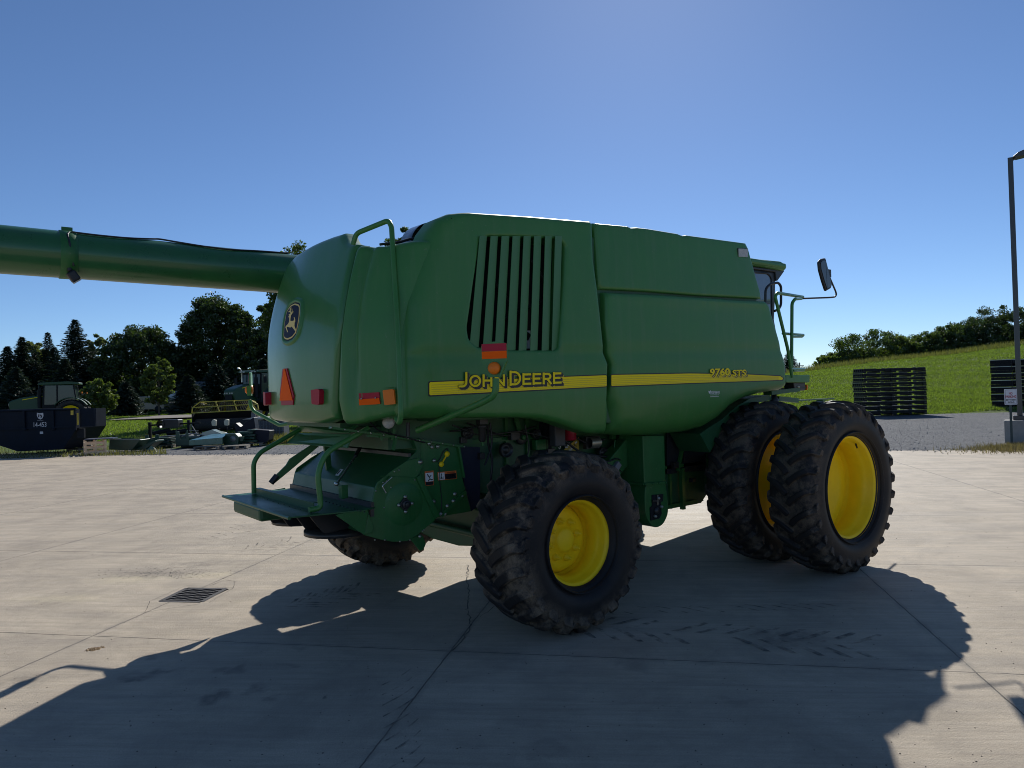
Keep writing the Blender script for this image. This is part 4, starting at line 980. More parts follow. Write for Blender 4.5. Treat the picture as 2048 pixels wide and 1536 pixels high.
mb = MB(); mb.prism(round_poly(xz([(1500, 543), (1538, 547), (1544, 560), (1544, 640), (1500, 640)], yc+.07), .05), yc+.06, yc+.078); gl = mb.build('window', mat('cab_glass', (.12, .16, .22), .08, coat=1.0), cabb)
tube('door_seal', [onY(1500, 544, yc+.055), onY(1536, 547, yc+.055), onY(1543, 556, yc+.055), onY(1544, 640, yc+.055)], .012, BLK, cabb, .08)
def T(n, px, y, r, m=G_PANEL, f=.08): return tube(n, [onY(u, v, yy) for (u, v), yy in zip(px, y if isinstance(y, (list, tuple)) else [y]*len(px))], r, m, CB, f)
T('cab_grab_rail', [(1530, 640), (1531, 578), (1540, 568), (1556, 565), (1562, 572), (1562, 610), (1557, 619), (1549, 622)], -1.15, .017, BLKM, .08)
T('deck_railing', [(1584, 755), (1576, 700), (1553, 605), (1550, 592), (1555, 586), (1606, 594), (1603, 597), (1590, 598), (1584, 606), (1583, 745)], [-1.5, -1.5, -1.5, -1.5, -1.5, -1.05, -1.05, -1.45, -1.45, -1.45], .021, G_PANEL, .06)
T('railing_rung', [(1566, 667), (1607, 670), (1604, 673), (1583, 673)], [-1.5, -1.1, -1.1, -1.45], .018)
T('railing_rung', [(1581, 738), (1609, 738.5), (1607, 741), (1586, 741)], [-1.5, -1.1, -1.1, -1.45], .018)
mb = MB(); pr = xz([(1572, 750), (1620, 750), (1619, 765), (1572, 765)], -1.5); mb.prism(pr, -1.5, -.9); mb.build('service_deck', G_PANEL, CB, bevel=.008)
mb = MB(); mb.prism(xz([(1587, 765), (1611, 765), (1611, 781), (1590, 781)], -1.45), -1.45, -1.3); lb = mb.build('lamp_box', BLKM, CB, bevel=.01)
mb = MB(); mb.prism(xz([(1611, 769), (1613, 771), (1613, 778), (1611, 780)], -1.44), -1.46, -1.32); mb.build('side_lamp', AMB, lb)
mb = MB(); mb.lathe([(0, -.01), (.014, -.008), (.016, .01)], onY(1597, 773.5, -1.455), 'y', 12); mb.build('bolt', ZINC, lb)
mb = MB(); mb.bar(onY(1535, 786, -1.4), onY(1592, 779, -1.4), .12, .05); mb.bar(onY(1574, 776, -1.3), onY(1592, 776, -1.3), .3, .015); mb.build('deck_bracket', G_DARK, CB)
mb = MB(); mb.lathe([(0, -.12), (.05, -.11), (.06, -.03), (.04, .0), (.03, .05), (0, .06)], onY(1548, 795, -1.35), 'z', 16); mb.box(onY(1550, 783, -1.35), (.08, .06, .08)); mb.build('front_lamp', BLK, CB)
mb = MB(); mb.bar(onY(1555, 797, -1.3), onY(1594, 801, -1.25), .05, .06); mb.bar(onY(1590, 801, -1.25), onY(1668, 797, -.9), .02, .02); mb.bar(onY(1641, 800, -1.0), onY(1641, 812, -1.0), .1, .05); mb.build('latch_rod', G_DARK, CB)
# fender liner in front of the duals
mb = MB(); mb.prism(xz([(1540, 790), (1500, 797), (1470, 815), (1445, 838), (1418, 855), (1400, 868), (1420, 905), (1450, 850), (1500, 808), (1545, 800)], -1.35), -1.35, -.9); mb.build('fender_liner', G_DARK, CB)
T('mirror_arm', [(1606, 597), (1660, 595), (1670, 594), (1673, 589), (1671, 582), (1658, 552)], [-1.45, -1.63, -1.65, -1.65, -1.65, -1.65], .011, BLKM, .05)
mb = MB(); mp = round_poly(xz([(1635.5, 524), (1640, 518), (1649, 516), (1654, 535), (1662, 570), (1660, 577), (1650, 583), (1643, 562), (1637, 540)], -1.65), .02)
mb.prism(mp, -1.67, -1.63); mr = mb.build('mirror', BLK, CB, bevel=.02)
mb = MB(); mb.prism(inset(mp, .03), -1.676, -1.665); mb.build('mirror_glass', mat('mirror_face', (.05, .055, .06), .12, coat=.5), mr)
mb = MB(); mb.box(onY(1656, 547, -1.65), (.07, .05, .1)); mb.build('mirror_clamp', BLK, mr)
# ================================================================ GROUND
def ad(x, y):
    dx, dy = x-CX, y-CY
    return dx*VR.x+dy*VR.y, dx*VF.x+dy*VF.y
_ha, _hz = [-200, -60, -20, 0, 34, 63, 130, 400], [1.2, 1.1, 1.0, 1.6, 3.55, 6.1, 9.5, 12]
def _rise(a, d):
    t = a/max(d, 1)*90; k = min(1, max(0, -t/12)); x = min(1, max(0, (d-36)/8)); return .35*k*x*x*(3-2*x)*min(1, max(0, (95-d)/40))
def hz(a, d): return hz0(a, d)+_rise(a, d)
def hz0(a, d):
    if d < 44: return 0.0
    t = a/max(d, 1)*90; h = float(np.interp(t, _ha, _hz)); s = min(1, (d-44)/46.0)
    sm = (s*s*(3-2*s))*.45+s*.55 if t > 15 else s
    e = 0.0
    if d > 90: e = (-h*.5*min(1, (d-90)/60) if t > 15 else 0.0)
    return h*sm+e
def terr(x, y): return hz(*ad(x, y))
def W(a, d): return VR*a+VF*d+Vector((CX, CY, 0))
def ground_noise_mat(name, cols, scales, rough=0.95, bump=0.4, bdist=0.05, trans=0.0):
    m = bpy.data.materials.new(name); m.use_nodes = True; n = m.node_tree.nodes; l = m.node_tree.links; b = n['Principled BSDF']
    tc = n.new('ShaderNodeTexCoord'); last = None; hs = []
    for i, (c, s) in enumerate(zip(cols[1:], scales)):
        nz = n.new('ShaderNodeTexNoise'); nz.inputs['Scale'].default_value = s; nz.inputs['Detail'].default_value = 9; nz.inputs['Roughness'].default_value = .7
        l.new(tc.outputs['Object'], nz.inputs['Vector'])
        mr = n.new('ShaderNodeMapRange'); mr.inputs[1].default_value = .38; mr.inputs[2].default_value = .64; l.new(nz.outputs['Fac'], mr.inputs[0])
        mx = n.new('ShaderNodeMix'); mx.data_type = 'RGBA'; l.new(mr.outputs[0], mx.inputs[0])
        if last is None: mx.inputs[6].default_value = (*cols[0], 1)
        else: l.new(last, mx.inputs[6])
        mx.inputs[7].default_value = (*c, 1); last = mx.outputs[2]; hs.append(nz)
    l.new(last, b.inputs['Base Color']); b.inputs['Roughness'].default_value = rough; b.inputs['Specular IOR Level'].default_value = .25
    bp = n.new('ShaderNodeBump'); bp.inputs['Strength'].default_value = bump; bp.inputs['Distance'].default_value = bdist
    l.new(hs[-1].outputs['Fac'], bp.inputs['Height']); l.new(bp.outputs[0], b.inputs['Normal'])
    return m
GRASSM = ground_noise_mat('meadow_grass', [(.09, .145, .026), (.13, .19, .035), (.055, .09, .02), (.16, .21, .05)], [.15, .9, 5.0], bump=1.0, bdist=.25)
GRAVM = ground_noise_mat('grey_gravel', [(.06, .06, .064), (.13, .126, .125), (.035, .035, .04), (.22, .22, .22)], [.35, 1.6, 14.0], bump=1.0, bdist=.06)
# terrain sheet
na, nd = 150, 130
dl = list(np.linspace(-60, 40, 14))+list(np.linspace(42, 100, 60))+list(np.geomspace(104, 3000, 40)); al = np.linspace(-1, 1, 141)
vs = []; 
for d in dl:
    wd = max(60, d*1.5)
    for a in al:
        aa = a*wd; z = hz(aa, d)-.05
        if d > 44: z += .10*math.sin(aa*.31+1)*math.sin(d*.23)+.05*math.sin(aa*1.1+d*.7)
        p = W(aa, d); vs.append((p.x, p.y, z))
n2 = len(al); fs = [(i*n2+j, i*n2+j+1, (i+1)*n2+j+1, (i+1)*n2+j) for i in range(len(dl)-1) for j in range(n2-1)]
mb = MB(); mb.add(vs, fs, 0, True); tag(mb.build('grass_field', GRASSM), kind='structure')

# gravel yard
gp = [onZ(u, v, -.03) for u, v in [(-900, 905), (-300, 898), (0, 899), (190, 894), (270, 887), (400, 884), (560, 878)]]+[W(5, 42), W(18, 45), W(20, 46), W(28, 46.5), W(40, 47.5), W(70, 50)]
near = [W(60, 2), W(-40, -10), W(-50, 20)]
mb = MB(); pts = [(p.x, p.y, -.028) for p in gp+near]; mb.add(pts, [list(range(len(pts)))]); tag(mb.build('gravel_yard', GRAVM), kind='structure')
# pale gravel lane crossing the grass
lane = []
for i in range(25):
    t = i/24; a = -34+t*30
    for d in (61.0+t*3, 69.0+t*5): p = W(a, d); lane.append((p.x, p.y, hz(a, d)+.08))
mb = MB(); mb.add(lane, [(2*i, 2*i+1, 2*i+3, 2*i+2) for i in range(24)]); tag(mb.build('gravel_lane', ground_noise_mat('pale_gravel', [(.26, .23, .20), (.34, .30, .26), (.16, .14, .12)], [.8, 8])), kind='structure')

# ---- concrete pad
m = bpy.data.materials.new('yard_concrete'); m.use_nodes = True; n = m.node_tree.nodes; l = m.node_tree.links; b = n['Principled BSDF']
tc = n.new('ShaderNodeTexCoord'); OB = tc.outputs['Object']
def NZ(scale, det=8, vec=OB, rough=.6, dist=0):
    q = n.new('ShaderNodeTexNoise'); q.inputs['Scale'].default_value = scale; q.inputs['Detail'].default_value = det; q.inputs['Roughness'].default_value = rough; q.inputs['Distortion'].default_value = dist
    l.new(vec, q.inputs['Vector']); return q.outputs['Fac']
def MR(x, a, b_, c=0., d=1.):
    q = n.new('ShaderNodeMapRange'); q.inputs[1].default_value = a; q.inputs[2].default_value = b_; q.inputs[3].default_value = c; q.inputs[4].default_value = d; l.new(x, q.inputs[0]); return q.outputs[0]
def MA(op, x, y=None, z=None):
    q = n.new('ShaderNodeMath'); q.operation = op
    for i, v in enumerate((x, y, z)):
        if v is None: continue
        if isinstance(v, (int, float)): q.inputs[i].default_value = v
        else: l.new(v, q.inputs[i])
    return q.outputs[0]
def MX(f, c1, c2):
    q = n.new('ShaderNodeMix'); q.data_type = 'RGBA'
    if isinstance(f, float): q.inputs[0].default_value = f
    else: l.new(f, q.inputs[0])
    for i, c in ((6, c1), (7, c2)):
        if isinstance(c, tuple): q.inputs[i].default_value = (*c, 1)
        else: l.new(c, q.inputs[i])
    return q.outputs[2]
mp = n.new('ShaderNodeMapping'); mp.inputs['Rotation'].default_value = (0, 0, R(-41.5)); l.new(OB, mp.inputs['Vector'])
# brushed streaks run across the slabs
ms = n.new('ShaderNodeMapping'); ms.vector_type = 'TEXTURE'; ms.inputs['Rotation'].default_value = (0, 0, R(-45)); ms.inputs['Scale'].default_value = (2.6, .22, 1); l.new(OB, ms.inputs['Vector'])
ms2 = n.new('ShaderNodeMapping'); ms2.vector_type = 'TEXTURE'; ms2.inputs['Rotation'].default_value = (0, 0, R(-42)); ms2.inputs['Scale'].default_value = (.9, .055, 1); l.new(OB, ms2.inputs['Vector'])
big = MR(NZ(.28, 6), .35, .65); streak = MR(NZ(1.0, 10, ms.outputs[0], .7), .36, .66); fine = MR(NZ(1.0, 8, ms2.outputs[0], .75), .3, .7)
grain = MR(NZ(75, 6, OB, .8), .36, .64); blot = MR(NZ(1.3, 10, OB, .7, .4), .42, .68)
col = MX(big, (.500, .402, .285), (.650, .530, .385))
def _cell(src, off, per): return MA('FLOOR', MA('DIVIDE', MA('SUBTRACT', src, off), per))
wn = n.new('ShaderNodeTexWhiteNoise'); wn.noise_dimensions = '2D'; spm = n.new('ShaderNodeSeparateXYZ'); l.new(mp.outputs[0], spm.inputs[0]); cbm = n.new('ShaderNodeCombineXYZ')
l.new(_cell(spm.outputs[0], -1.88, 3.25), cbm.inputs[0]); l.new(_cell(spm.outputs[1], -.5, 3.6), cbm.inputs[1]); l.new(cbm.outputs[0], wn.inputs[0])
col = MX(MR(wn.outputs['Value'], 0, 1, 0., .38), col, (.40, .325, .24))
col = MX(MA('MULTIPLY', streak, .85), col, (.315, .252, .188))
col = MX(MA('MULTIPLY', fine, .45), col, (.80, .68, .52))
col = MX(MA('MULTIPLY', blot, .62), col, (.285, .235, .18))
col = MX(MA('MULTIPLY', grain, .34), col, (.22, .185, .15))
# speckles of grit
vo = n.new('ShaderNodeTexVoronoi'); vo.inputs['Scale'].default_value = 9; l.new(OB, vo.inputs['Vector'])
spk = MA('LESS_THAN', vo.outputs['Distance'], .035); sel = MR(NZ(3.1, 5), .58, .62); spk = MA('MULTIPLY', spk, sel)
col = MX(MA('MULTIPLY', spk, .75), col, (.05, .045, .04))
# stains with shapes of their own: (x, y, along, across, angle, strength, colour)
wob = n.new('ShaderNodeTexNoise'); wob.inputs['Scale'].default_value = 5.0; wob.inputs['Detail'].default_value = 7; l.new(OB, wob.inputs['Vector'])
sb = n.new('ShaderNodeVectorMath'); sb.operation = 'SUBTRACT'; l.new(wob.outputs['Color'], sb.inputs[0]); sb.inputs[1].default_value = (.5, .5, .5)
sc_ = n.new('ShaderNodeVectorMath'); sc_.operation = 'SCALE'; sc_.inputs['Scale'].default_value = .45; l.new(sb.outputs[0], sc_.inputs[0])
adv = n.new('ShaderNodeVectorMath'); adv.operation = 'ADD'; l.new(OB, adv.inputs[0]); l.new(sc_.outputs[0], adv.inputs[1]); WOB = adv.outputs[0]
sand = (.60, .50, .33); oil = (.15, .13, .11); brown = (.19, .16, .125)
SP = [(590/2, 1142, 170, 16, sand, .0), (320, 1345, 50, 10, oil, .7), (270, 1360, 42, 7, oil, .7), (300, 1312, 26, 7, oil, .6), (465, 1338, 30, 8, oil, .6), (430, 1395, 36, 11, oil, .75), (520, 1378, 26, 8, oil, .6), (545, 1398, 22, 6, oil, .5), (575, 1330, 30, 5, oil, .45), (590, 1300, 24, 4, oil, .4), (640, 1392, 8, 3, oil, .9), (50, 1362, 50, 12, brown, .5), (1560, 1275, 110, 22, oil, .5), (1270, 1330, 60, 14, oil, .3), (300, 1148, 130, 9, oil, .45), (400, 1128, 90, 6, oil, .4), (120, 1198, 120, 7, sand, .5), (420, 1150, 60, 6, sand, .6), (250, 1160, 90, 8, sand, .5), (1100, 1500, 70, 16, oil, .25), (1480, 1400, 60, 10, oil, .25)]
for (u, v, du, dv, c_, st) in SP:
    if st == 0: continue
    p = onZ(u, v); q1 = onZ(u+du, v); q2 = onZ(u, v+dv)
    mm = n.new('ShaderNodeMapping'); mm.vector_type = 'TEXTURE'; mm.inputs['Location'].default_value = (p.x, p.y, 0); mm.inputs['Rotation'].default_value = (0, 0, math.atan2(q1.y-p.y, q1.x-p.x)); mm.inputs['Scale'].default_value = ((q1-p).length, (q2-p).length, 1)
    l.new(WOB, mm.inputs['Vector']); ln = n.new('ShaderNodeVectorMath'); ln.operation = 'LENGTH'; l.new(mm.outputs[0], ln.inputs[0])
    f = MR(ln.outputs['Value'], 1.15, .35, 0., min(.9, st*1.1)); f = MA('MULTIPLY', f, MR(NZ(7+du*.05, 8), .35, .55, .35, 1.)); col = MX(f, col, c_)
# saw-cut joints
sp = n.new('ShaderNodeSeparateXYZ'); l.new(mp.outputs[0], sp.inputs[0])
jw = MA('MULTIPLY', MA('SUBTRACT', NZ(6, 5), .5), .02)
P_, Q_ = MA('ADD', sp.outputs[0], jw), MA('ADD', sp.outputs[1], jw)
jl = None
for src, vals in ((Q_, (-12.2, -8.2, -4.37, -.50, 2.86, 6.62, 10.4, 14.2, 18.0)), (P_, (-11.6, -8.4, -5.1, -1.88, 1.38, 4.6, 7.9, 11.1, 14.3))):
    for v in vals:
        q = MA('ABSOLUTE', MA('SUBTRACT', src, v)); jl = q if jl is None else MA('MINIMUM', jl, q)
jm = MA('MULTIPLY', MR(jl, .0065, .003), MR(NZ(2.2, 6), .33, .45, .3, .85)); col = MX(jm, col, (.08, .065, .05))
jh = MR(jl, .05, .008, 0., .4); col = MX(MA('MULTIPLY', jh, MR(NZ(4, 6), .4, .6)), col, (.17, .155, .135))
l.new(col, b.inputs['Base Color'])
l.new(MR(streak, 0, 1, .74, .60), b.inputs['Roughness']); b.inputs['Specular IOR Level'].default_value = .22
bp = n.new('ShaderNodeBump'); bp.inputs['Strength'].default_value = .7; bp.inputs['Distance'].default_value = .006
hgt = MA('ADD', MA('MULTIPLY', grain, .5), MA('SUBTRACT', MA('ADD', MA('MULTIPLY', fine, .5), blot), MA('MULTIPLY', jm, 3.))); l.new(hgt, bp.inputs['Height'])
bp2 = n.new('ShaderNodeBump'); bp2.inputs['Strength'].default_value = .3; bp2.inputs['Distance'].default_value = .04; l.new(big, bp2.inputs['Height']); l.new(bp.outputs[0], bp2.inputs['Normal'])
l.new(bp2.outputs[0], b.inputs['Normal'])
PADM = m
e1, e2, e3 = onZ(400, 909), onZ(1000, 906), onZ(1900, 900)
far = []
for i in range(40):
    t = -1.2+i*.1; p = e2+(e1-e3).normalized()*(t*16)+Vector((.74, .67, 0))*(.0)
    far.append(p+Vector((.8, .6, 0))*random.uniform(-.10, .06))
cam2 = [W(45, -14), W(0, -22), W(-40, -10)]
hole_c = onZ(389, 1190)
mb = MB(); far.sort(key=lambda p: -(p-e3).dot((e1-e3))); pts = [(p.x, p.y) for p in far]+[(p.x, p.y) for p in cam2]
# pad as a slab with the drain opening cut out
gq = [onZ(321, 1202.5), onZ(403, 1204), onZ(459, 1178), onZ(374, 1176.5)]; gpoly = [(p.x, p.y) for p in gq]
outer = [Vector(p) for p in pts]; V, E_, Fc, *_ = delaunay_2d_cdt(outer+[Vector(p) for p in gpoly], [(i, (i+1) % len(outer)) for i in range(len(outer))]+[(len(outer)+i, len(outer)+(i+1) % 4) for i in range(4)], [], 0, 1e-6)
fs = [list(f) for f in Fc if (lambda c: inpoly(c, pts) and not inpoly(c, gpoly))((sum(V[i].x for i in f)/3, sum(V[i].y for i in f)/3))]
mb.add([(v.x, v.y, 0) for v in V], fs)
for i in range(len(pts)):
    a, c = pts[i], pts[(i+1) % len(pts)]; mb.add([(a[0], a[1], 0), (c[0], c[1], 0), (c[0], c[1], -.15), (a[0], a[1], -.15)], [(0, 1, 2, 3)])
for i in range(4):
    a, c = gpoly[i], gpoly[(i+1) % 4]; mb.add([(a[0], a[1], 0), (c[0], c[1], 0), (c[0], c[1], -.4), (a[0], a[1], -.4)], [(0, 1, 2, 3)])
pad = mb.build('concrete_pad', PADM); tag(pad, kind='structure')
# drain
dr = thing('storm_drain', 'rusty dark iron drain grate with wavy bars set in the concrete left of the combine', 'drain grate', (gpoly[0][0], gpoly[0][1], 0))
g0 = Vector((*gpoly[0], 0)); ux = Vector((*gpoly[1], 0))-g0; uy = Vector((*gpoly[3], 0))-g0
IRON = mat('cast_iron', (.045, .038, .036), .75, var=.3, vscale=20, bump=.3)
mb = MB()
for a, c in (((0, 0), (1, 0)), ((1, 0), (1, 1)), ((1, 1), (0, 1)), ((0, 1), (0, 0))):
    A_, C_ = ux*a[0]+uy*a[1], ux*c[0]+uy*c[1]; mb.bar(A_+Vector((0, 0, -.012)), C_+Vector((0, 0, -.012)), .05, .03)
mb.build('frame', IRON, dr)
for k in range(7):
    mb = MB(); pts_ = []
    for i in range(25):
        t = i/24; wv = .022*math.sin(t*2*math.pi*3)+(.07+.86*(k+.5)/7); pts_.append(ux*t+uy*wv+Vector((0, 0, -.012)))
    for a, c in zip(pts_[:-1], pts_[1:]): mb.bar(a, c, .022, .028)
    mb.build('grate_bar', IRON, dr)
for t in (.25, .5, .75):
    mb = MB(); mb.bar(ux*t+Vector((0, 0, -.02)), ux*t+uy+Vector((0, 0, -.02)), .022, .022); mb.build('cross_bar', IRON, dr)
mb = MB(); mb.add([g0-g0+Vector((0, 0, -.39)), ux+Vector((0, 0, -.39)), ux+uy+Vector((0, 0, -.39)), uy+Vector((0, 0, -.39))], [(0, 1, 2, 3)]); mb.build('pit_floor', VOID, dr)
# crack, apron joints round the drain and tread prints lie as sheets on the slab
CRK = mat('crack_fill', (.06, .05, .045), .95, var=.4, vscale=30)
def strip(mb, pts, wd, z=.004, jit=.0, seed=1):
    rnd = random.Random(seed); P = [Vector(p) for p in pts]; q = []
    for a, c in zip(P[:-1], P[1:]):
        k = max(1, int((c-a).length/.05))
        for i in range(k): q.append(a.lerp(c, i/k)+Vector((rnd.uniform(-jit, jit), rnd.uniform(-jit, jit), 0)))
    q.append(P[-1]); vs = []
    for i, p in enumerate(q):
        d = (q[min(i+1, len(q)-1)]-q[max(i-1, 0)]).normalized(); nn_ = Vector((-d.y, d.x, 0))*wd*rnd.uniform(.3, 1)*.5; vs += [p-nn_, p+nn_]
    vs = [(v.x, v.y, z) for v in vs]; mb.add(vs, [(2*i, 2*i+2, 2*i+3, 2*i+1) for i in range(len(q)-1)])
mb = MB(); strip(mb, [onZ(u, v) for u, v in [(936, 1130), (934, 1160), (938, 1190), (934, 1220), (940, 1240), (938, 1262), (922, 1285), (905, 1302)]], .013, jit=.016)
strip(mb, [onZ(u, v) for u, v in [(1340, 1190), (1000, 1205), (960, 1235)]][1:], .008, jit=.01)
strip(mb, [onZ(u, v) for u, v in [(300, 1203), (370, 1172), (467, 1176), (470, 1163)]], .006, jit=.004); strip(mb, [onZ(u, v) for u, v in [(300, 1203), (290, 1225), (400, 1208)]], .007, jit=.004); strip(mb, [onZ(u, v) for u, v in [(467, 1176), (418, 1206)]], .006, jit=.004); strip(mb, [onZ(u, v) for u, v in [(420, 1172), (450, 1160), (470, 1163)]], .008, jit=.004)
tag(mb.build('pavement_cracks', CRK), kind='structure')
PRN = bpy.data.materials.new('tread_print'); PRN.use_nodes = True; pn = PRN.node_tree.nodes; pl = PRN.node_tree.links
pb = pn['Principled BSDF']; pb.inputs['Base Color'].default_value = (.13, .12, .105, 1); pb.inputs['Roughness'].default_value = .9
ptc = pn.new('ShaderNodeTexCoord'); pz_ = pn.new('ShaderNodeTexNoise'); pz_.inputs['Scale'].default_value = 9; pz_.inputs['Detail'].default_value = 8; pl.new(ptc.outputs['Object'], pz_.inputs['Vector'])
pm = pn.new('ShaderNodeMapRange'); pm.inputs[1].default_value = .42; pm.inputs[2].default_value = .68; pm.inputs[4].default_value = .75; pl.new(pz_.outputs['Fac'], pm.inputs[0]); pl.new(pm.outputs[0], pb.inputs['Alpha'])
def prints(mb, p0, p1, nlug, wdt, side=(1, -1), lw=.05, seed=3):
    rnd = random.Random(seed); d = (p1-p0); L = d.length; d = d/L; nn_ = Vector((-d.y, d.x, 0))
    for s in side:
        for i in range(nlug):
            if rnd.random() < .12: continue
            c = p0+d*(L*(i+(.5 if s > 0 else 0))/nlug); q = []
            for k in range(6):
                t = k/5; q.append(c+nn_*s*wdt*.5*(.08+.9*t)-d*(.26*t**.8)*(1))
            vs = []
            for k, p in enumerate(q):
                w_ = lw*(.5+.5*math.sin(math.pi*(k+1)/7)); vs += [p-d*w_*.5, p+d*w_*.5]
            mb.add([(v.x, v.y, .0045) for v in vs], [(2*k, 2*k+2, 2*k+3, 2*k+1) for k in range(5)])
mb = MB(); prints(mb, onZ(1700, 1290), onZ(1080, 1245), 13, .62, (1, -1), .07); prints(mb, onZ(1650, 1205), onZ(1150, 1215), 14, .5, (1,), .03, 5)
prints(mb, onZ(700, 1060), onZ(470, 1105), 14, .7, (1, -1), .03, 8); prints(mb, onZ(560, 1020), onZ(430, 1085), 12, .6, (1, -1), .025, 9); prints(mb, onZ(860, 1530), onZ(825, 1330), 9, .5, (1,), .025, 11)
prints(mb, onZ(700, 1185), onZ(560, 1215), 8, .6, (1, -1), .05, 12)
tag(mb.build('tread_prints', PRN), kind='structure')

# loose stuff on the pad
def scatter_stones(name, label, cnt, fn, size, m, seed, grp=None):
    rnd = random.Random(seed); mb = MB()
    for _ in range(cnt):
        p = fn(rnd); s = size*rnd.uniform(.4, 1.3); a = rnd.uniform(0, 3.14); vs = []
        for k in range(5): t = a+k*1.2566; vs.append((p.x+math.cos(t)*s*rnd.uniform(.7, 1), p.y+math.sin(t)*s*rnd.uniform(.6, 1), p.z))
        vs.append((p.x, p.y, p.z+s*rnd.uniform(.5, .9))); mb.add(vs, [(k, (k+1) % 5, 5) for k in range(5)], 0)
    o = mb.build(name, m, fixn=False); o['kind'] = 'stuff'; o['label'] = label; return o
g2 = lambda r_, u, v, su, sv: (lambda p: p)(onZ(u+max(-2.2, min(2.2, r_.gauss(0, 1)))*su, v+max(-2, min(2, r_.gauss(0, 1)))*sv, 0))
scatter_stones('corn_kernels', 'small pile of brown corn kernels spilled on the sunlit concrete', 130, lambda r_: (lambda t: onZ(190+t*17, 1298-t*3+r_.gauss(0, 1.3), 0))(max(-1.2, min(1.3, r_.gauss(0, .6)))), .011, mat('corn', (.36, .22, .09), .6, var=.4, vscale=60), 3)
scatter_stones('grit', 'dark grit strewn over the concrete', 1500, lambda r_: g2(r_, 330, 1146, 60, 6) if r_.random() < .35 else (g2(r_, 470, 921, 45, 3) if r_.random() < .4 else onZ(r_.uniform(0, 2048), r_.uniform(925, 1535)**1.0, 0)), .0058, mat('grit_dark', (.07, .06, .05), .9), 5)
scatter_stones('edge_gravel', 'loose gravel spilling over the far edge of the concrete', 2600, lambda r_: (lambda t: e1.lerp(e3, t)+Vector((.8, .6, 0))*r_.gauss(.05, .35)+Vector((0, 0, .0)))(r_.uniform(-.9, 1.2)), .03, mat('stone_grey', (.2, .195, .19), .9, var=.4, vscale=3), 6)
def gravpt(r_):
    a = r_.uniform(-40, 50); d = r_.uniform(20, 47); return W(a, d)+Vector((0, 0, -.03))
scatter_stones('gravel_stones', 'coarse grey stones over the gravel yard', 15000, gravpt, .032, mat('stone_grey2', (.22, .22, .225), .9, var=.5, vscale=2), 7)

# ================================================================ VEGETATION
def leaf_mat(name, col, trans=.5, var=.35):
    m = bpy.data.materials.new(name); m.use_nodes = True; n = m.node_tree.nodes; l = m.node_tree.links; n.clear()
    out_ = n.new('ShaderNodeOutputMaterial'); d_ = n.new('ShaderNodeBsdfDiffuse'); t_ = n.new('ShaderNodeBsdfTranslucent'); g_ = n.new('ShaderNodeBsdfGlossy'); g_.inputs['Roughness'].default_value = .45
    mi_ = n.new('ShaderNodeMixShader'); mi_.inputs[0].default_value = trans; m2 = n.new('ShaderNodeMixShader'); m2.inputs[0].default_value = .05
    geo = n.new('ShaderNodeNewGeometry'); 
    hs = n.new('ShaderNodeHueSaturation'); mr = n.new('ShaderNodeMapRange'); mr.inputs[3].default_value = 1-var; mr.inputs[4].default_value = 1+var
    l.new(geo.outputs['Random Per Island'], mr.inputs[0]); l.new(mr.outputs[0], hs.inputs['Value']); hs.inputs['Color'].default_value = (*col, 1)
    l.new(hs.outputs[0], d_.inputs[0]); 
    h2_ = n.new('ShaderNodeMix'); h2_.data_type = 'RGBA'; h2_.blend_type = 'MULTIPLY'; h2_.inputs[0].default_value = 1; l.new(hs.outputs[0], h2_.inputs[6]); h2_.inputs[7].default_value = (1.5, 1.5, .6, 1); l.new(h2_.outputs[2], t_.inputs[0])
    l.new(d_.outputs[0], mi_.inputs[1]); l.new(t_.outputs[0], mi_.inputs[2]); l.new(mi_.outputs[0], m2.inputs[1]); l.new(g_.outputs[0], m2.inputs[2]); l.new(m2.outputs[0], out_.inputs[0]); return m
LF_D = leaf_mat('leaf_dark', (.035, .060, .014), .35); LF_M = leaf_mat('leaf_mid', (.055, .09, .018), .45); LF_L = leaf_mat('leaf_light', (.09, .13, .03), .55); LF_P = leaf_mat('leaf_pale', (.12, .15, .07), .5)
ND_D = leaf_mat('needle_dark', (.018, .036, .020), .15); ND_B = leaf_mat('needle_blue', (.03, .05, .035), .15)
BARK = mat('bark', (.07, .055, .04), .95, var=.3, bump=.5, bscale=8)
GRB = leaf_mat('grass_blade', (.115, .17, .032), .55, .5); WEED = leaf_mat('weed_blade', (.13, .13, .05), .4, .4)
def quads(name, C_, S_, mt, parent=None, seed=0, asp=.6, tilt=None):
    rng = np.random.default_rng(seed); N = len(C_)
    a = rng.normal(size=(N, 3)); a /= np.linalg.norm(a, axis=1)[:, None]
    if tilt is not None: a[:, 2] *= tilt; a /= np.linalg.norm(a, axis=1)[:, None]
    b_ = np.cross(a, rng.normal(size=(N, 3))); b_ /= np.linalg.norm(b_, axis=1)[:, None]
    a = a*S_[:, None]*.5; b_ = b_*S_[:, None]*.5*asp
    V_ = np.empty((N, 4, 3)); V_[:, 0] = C_-a; V_[:, 1] = C_+b_; V_[:, 2] = C_+a; V_[:, 3] = C_-b_
    return rawmesh(name, V_.reshape(-1, 3), 4, mt, parent)
def rawmesh(name, V_, k, mt, parent=None):
    N = len(V_)//k; me = bpy.data.meshes.new(name); me.vertices.add(N*k); me.vertices.foreach_set('co', V_.astype(np.float32).ravel())
    me.loops.add(N*k); me.loops.foreach_set('vertex_index', np.arange(N*k, dtype=np.int32)); me.polygons.add(N)
    me.polygons.foreach_set('loop_start', np.arange(0, N*k, k, dtype=np.int32)); me.polygons.foreach_set('loop_total', np.full(N, k, dtype=np.int32)); me.update(calc_edges=True)
    return link(name, me, parent, mt)
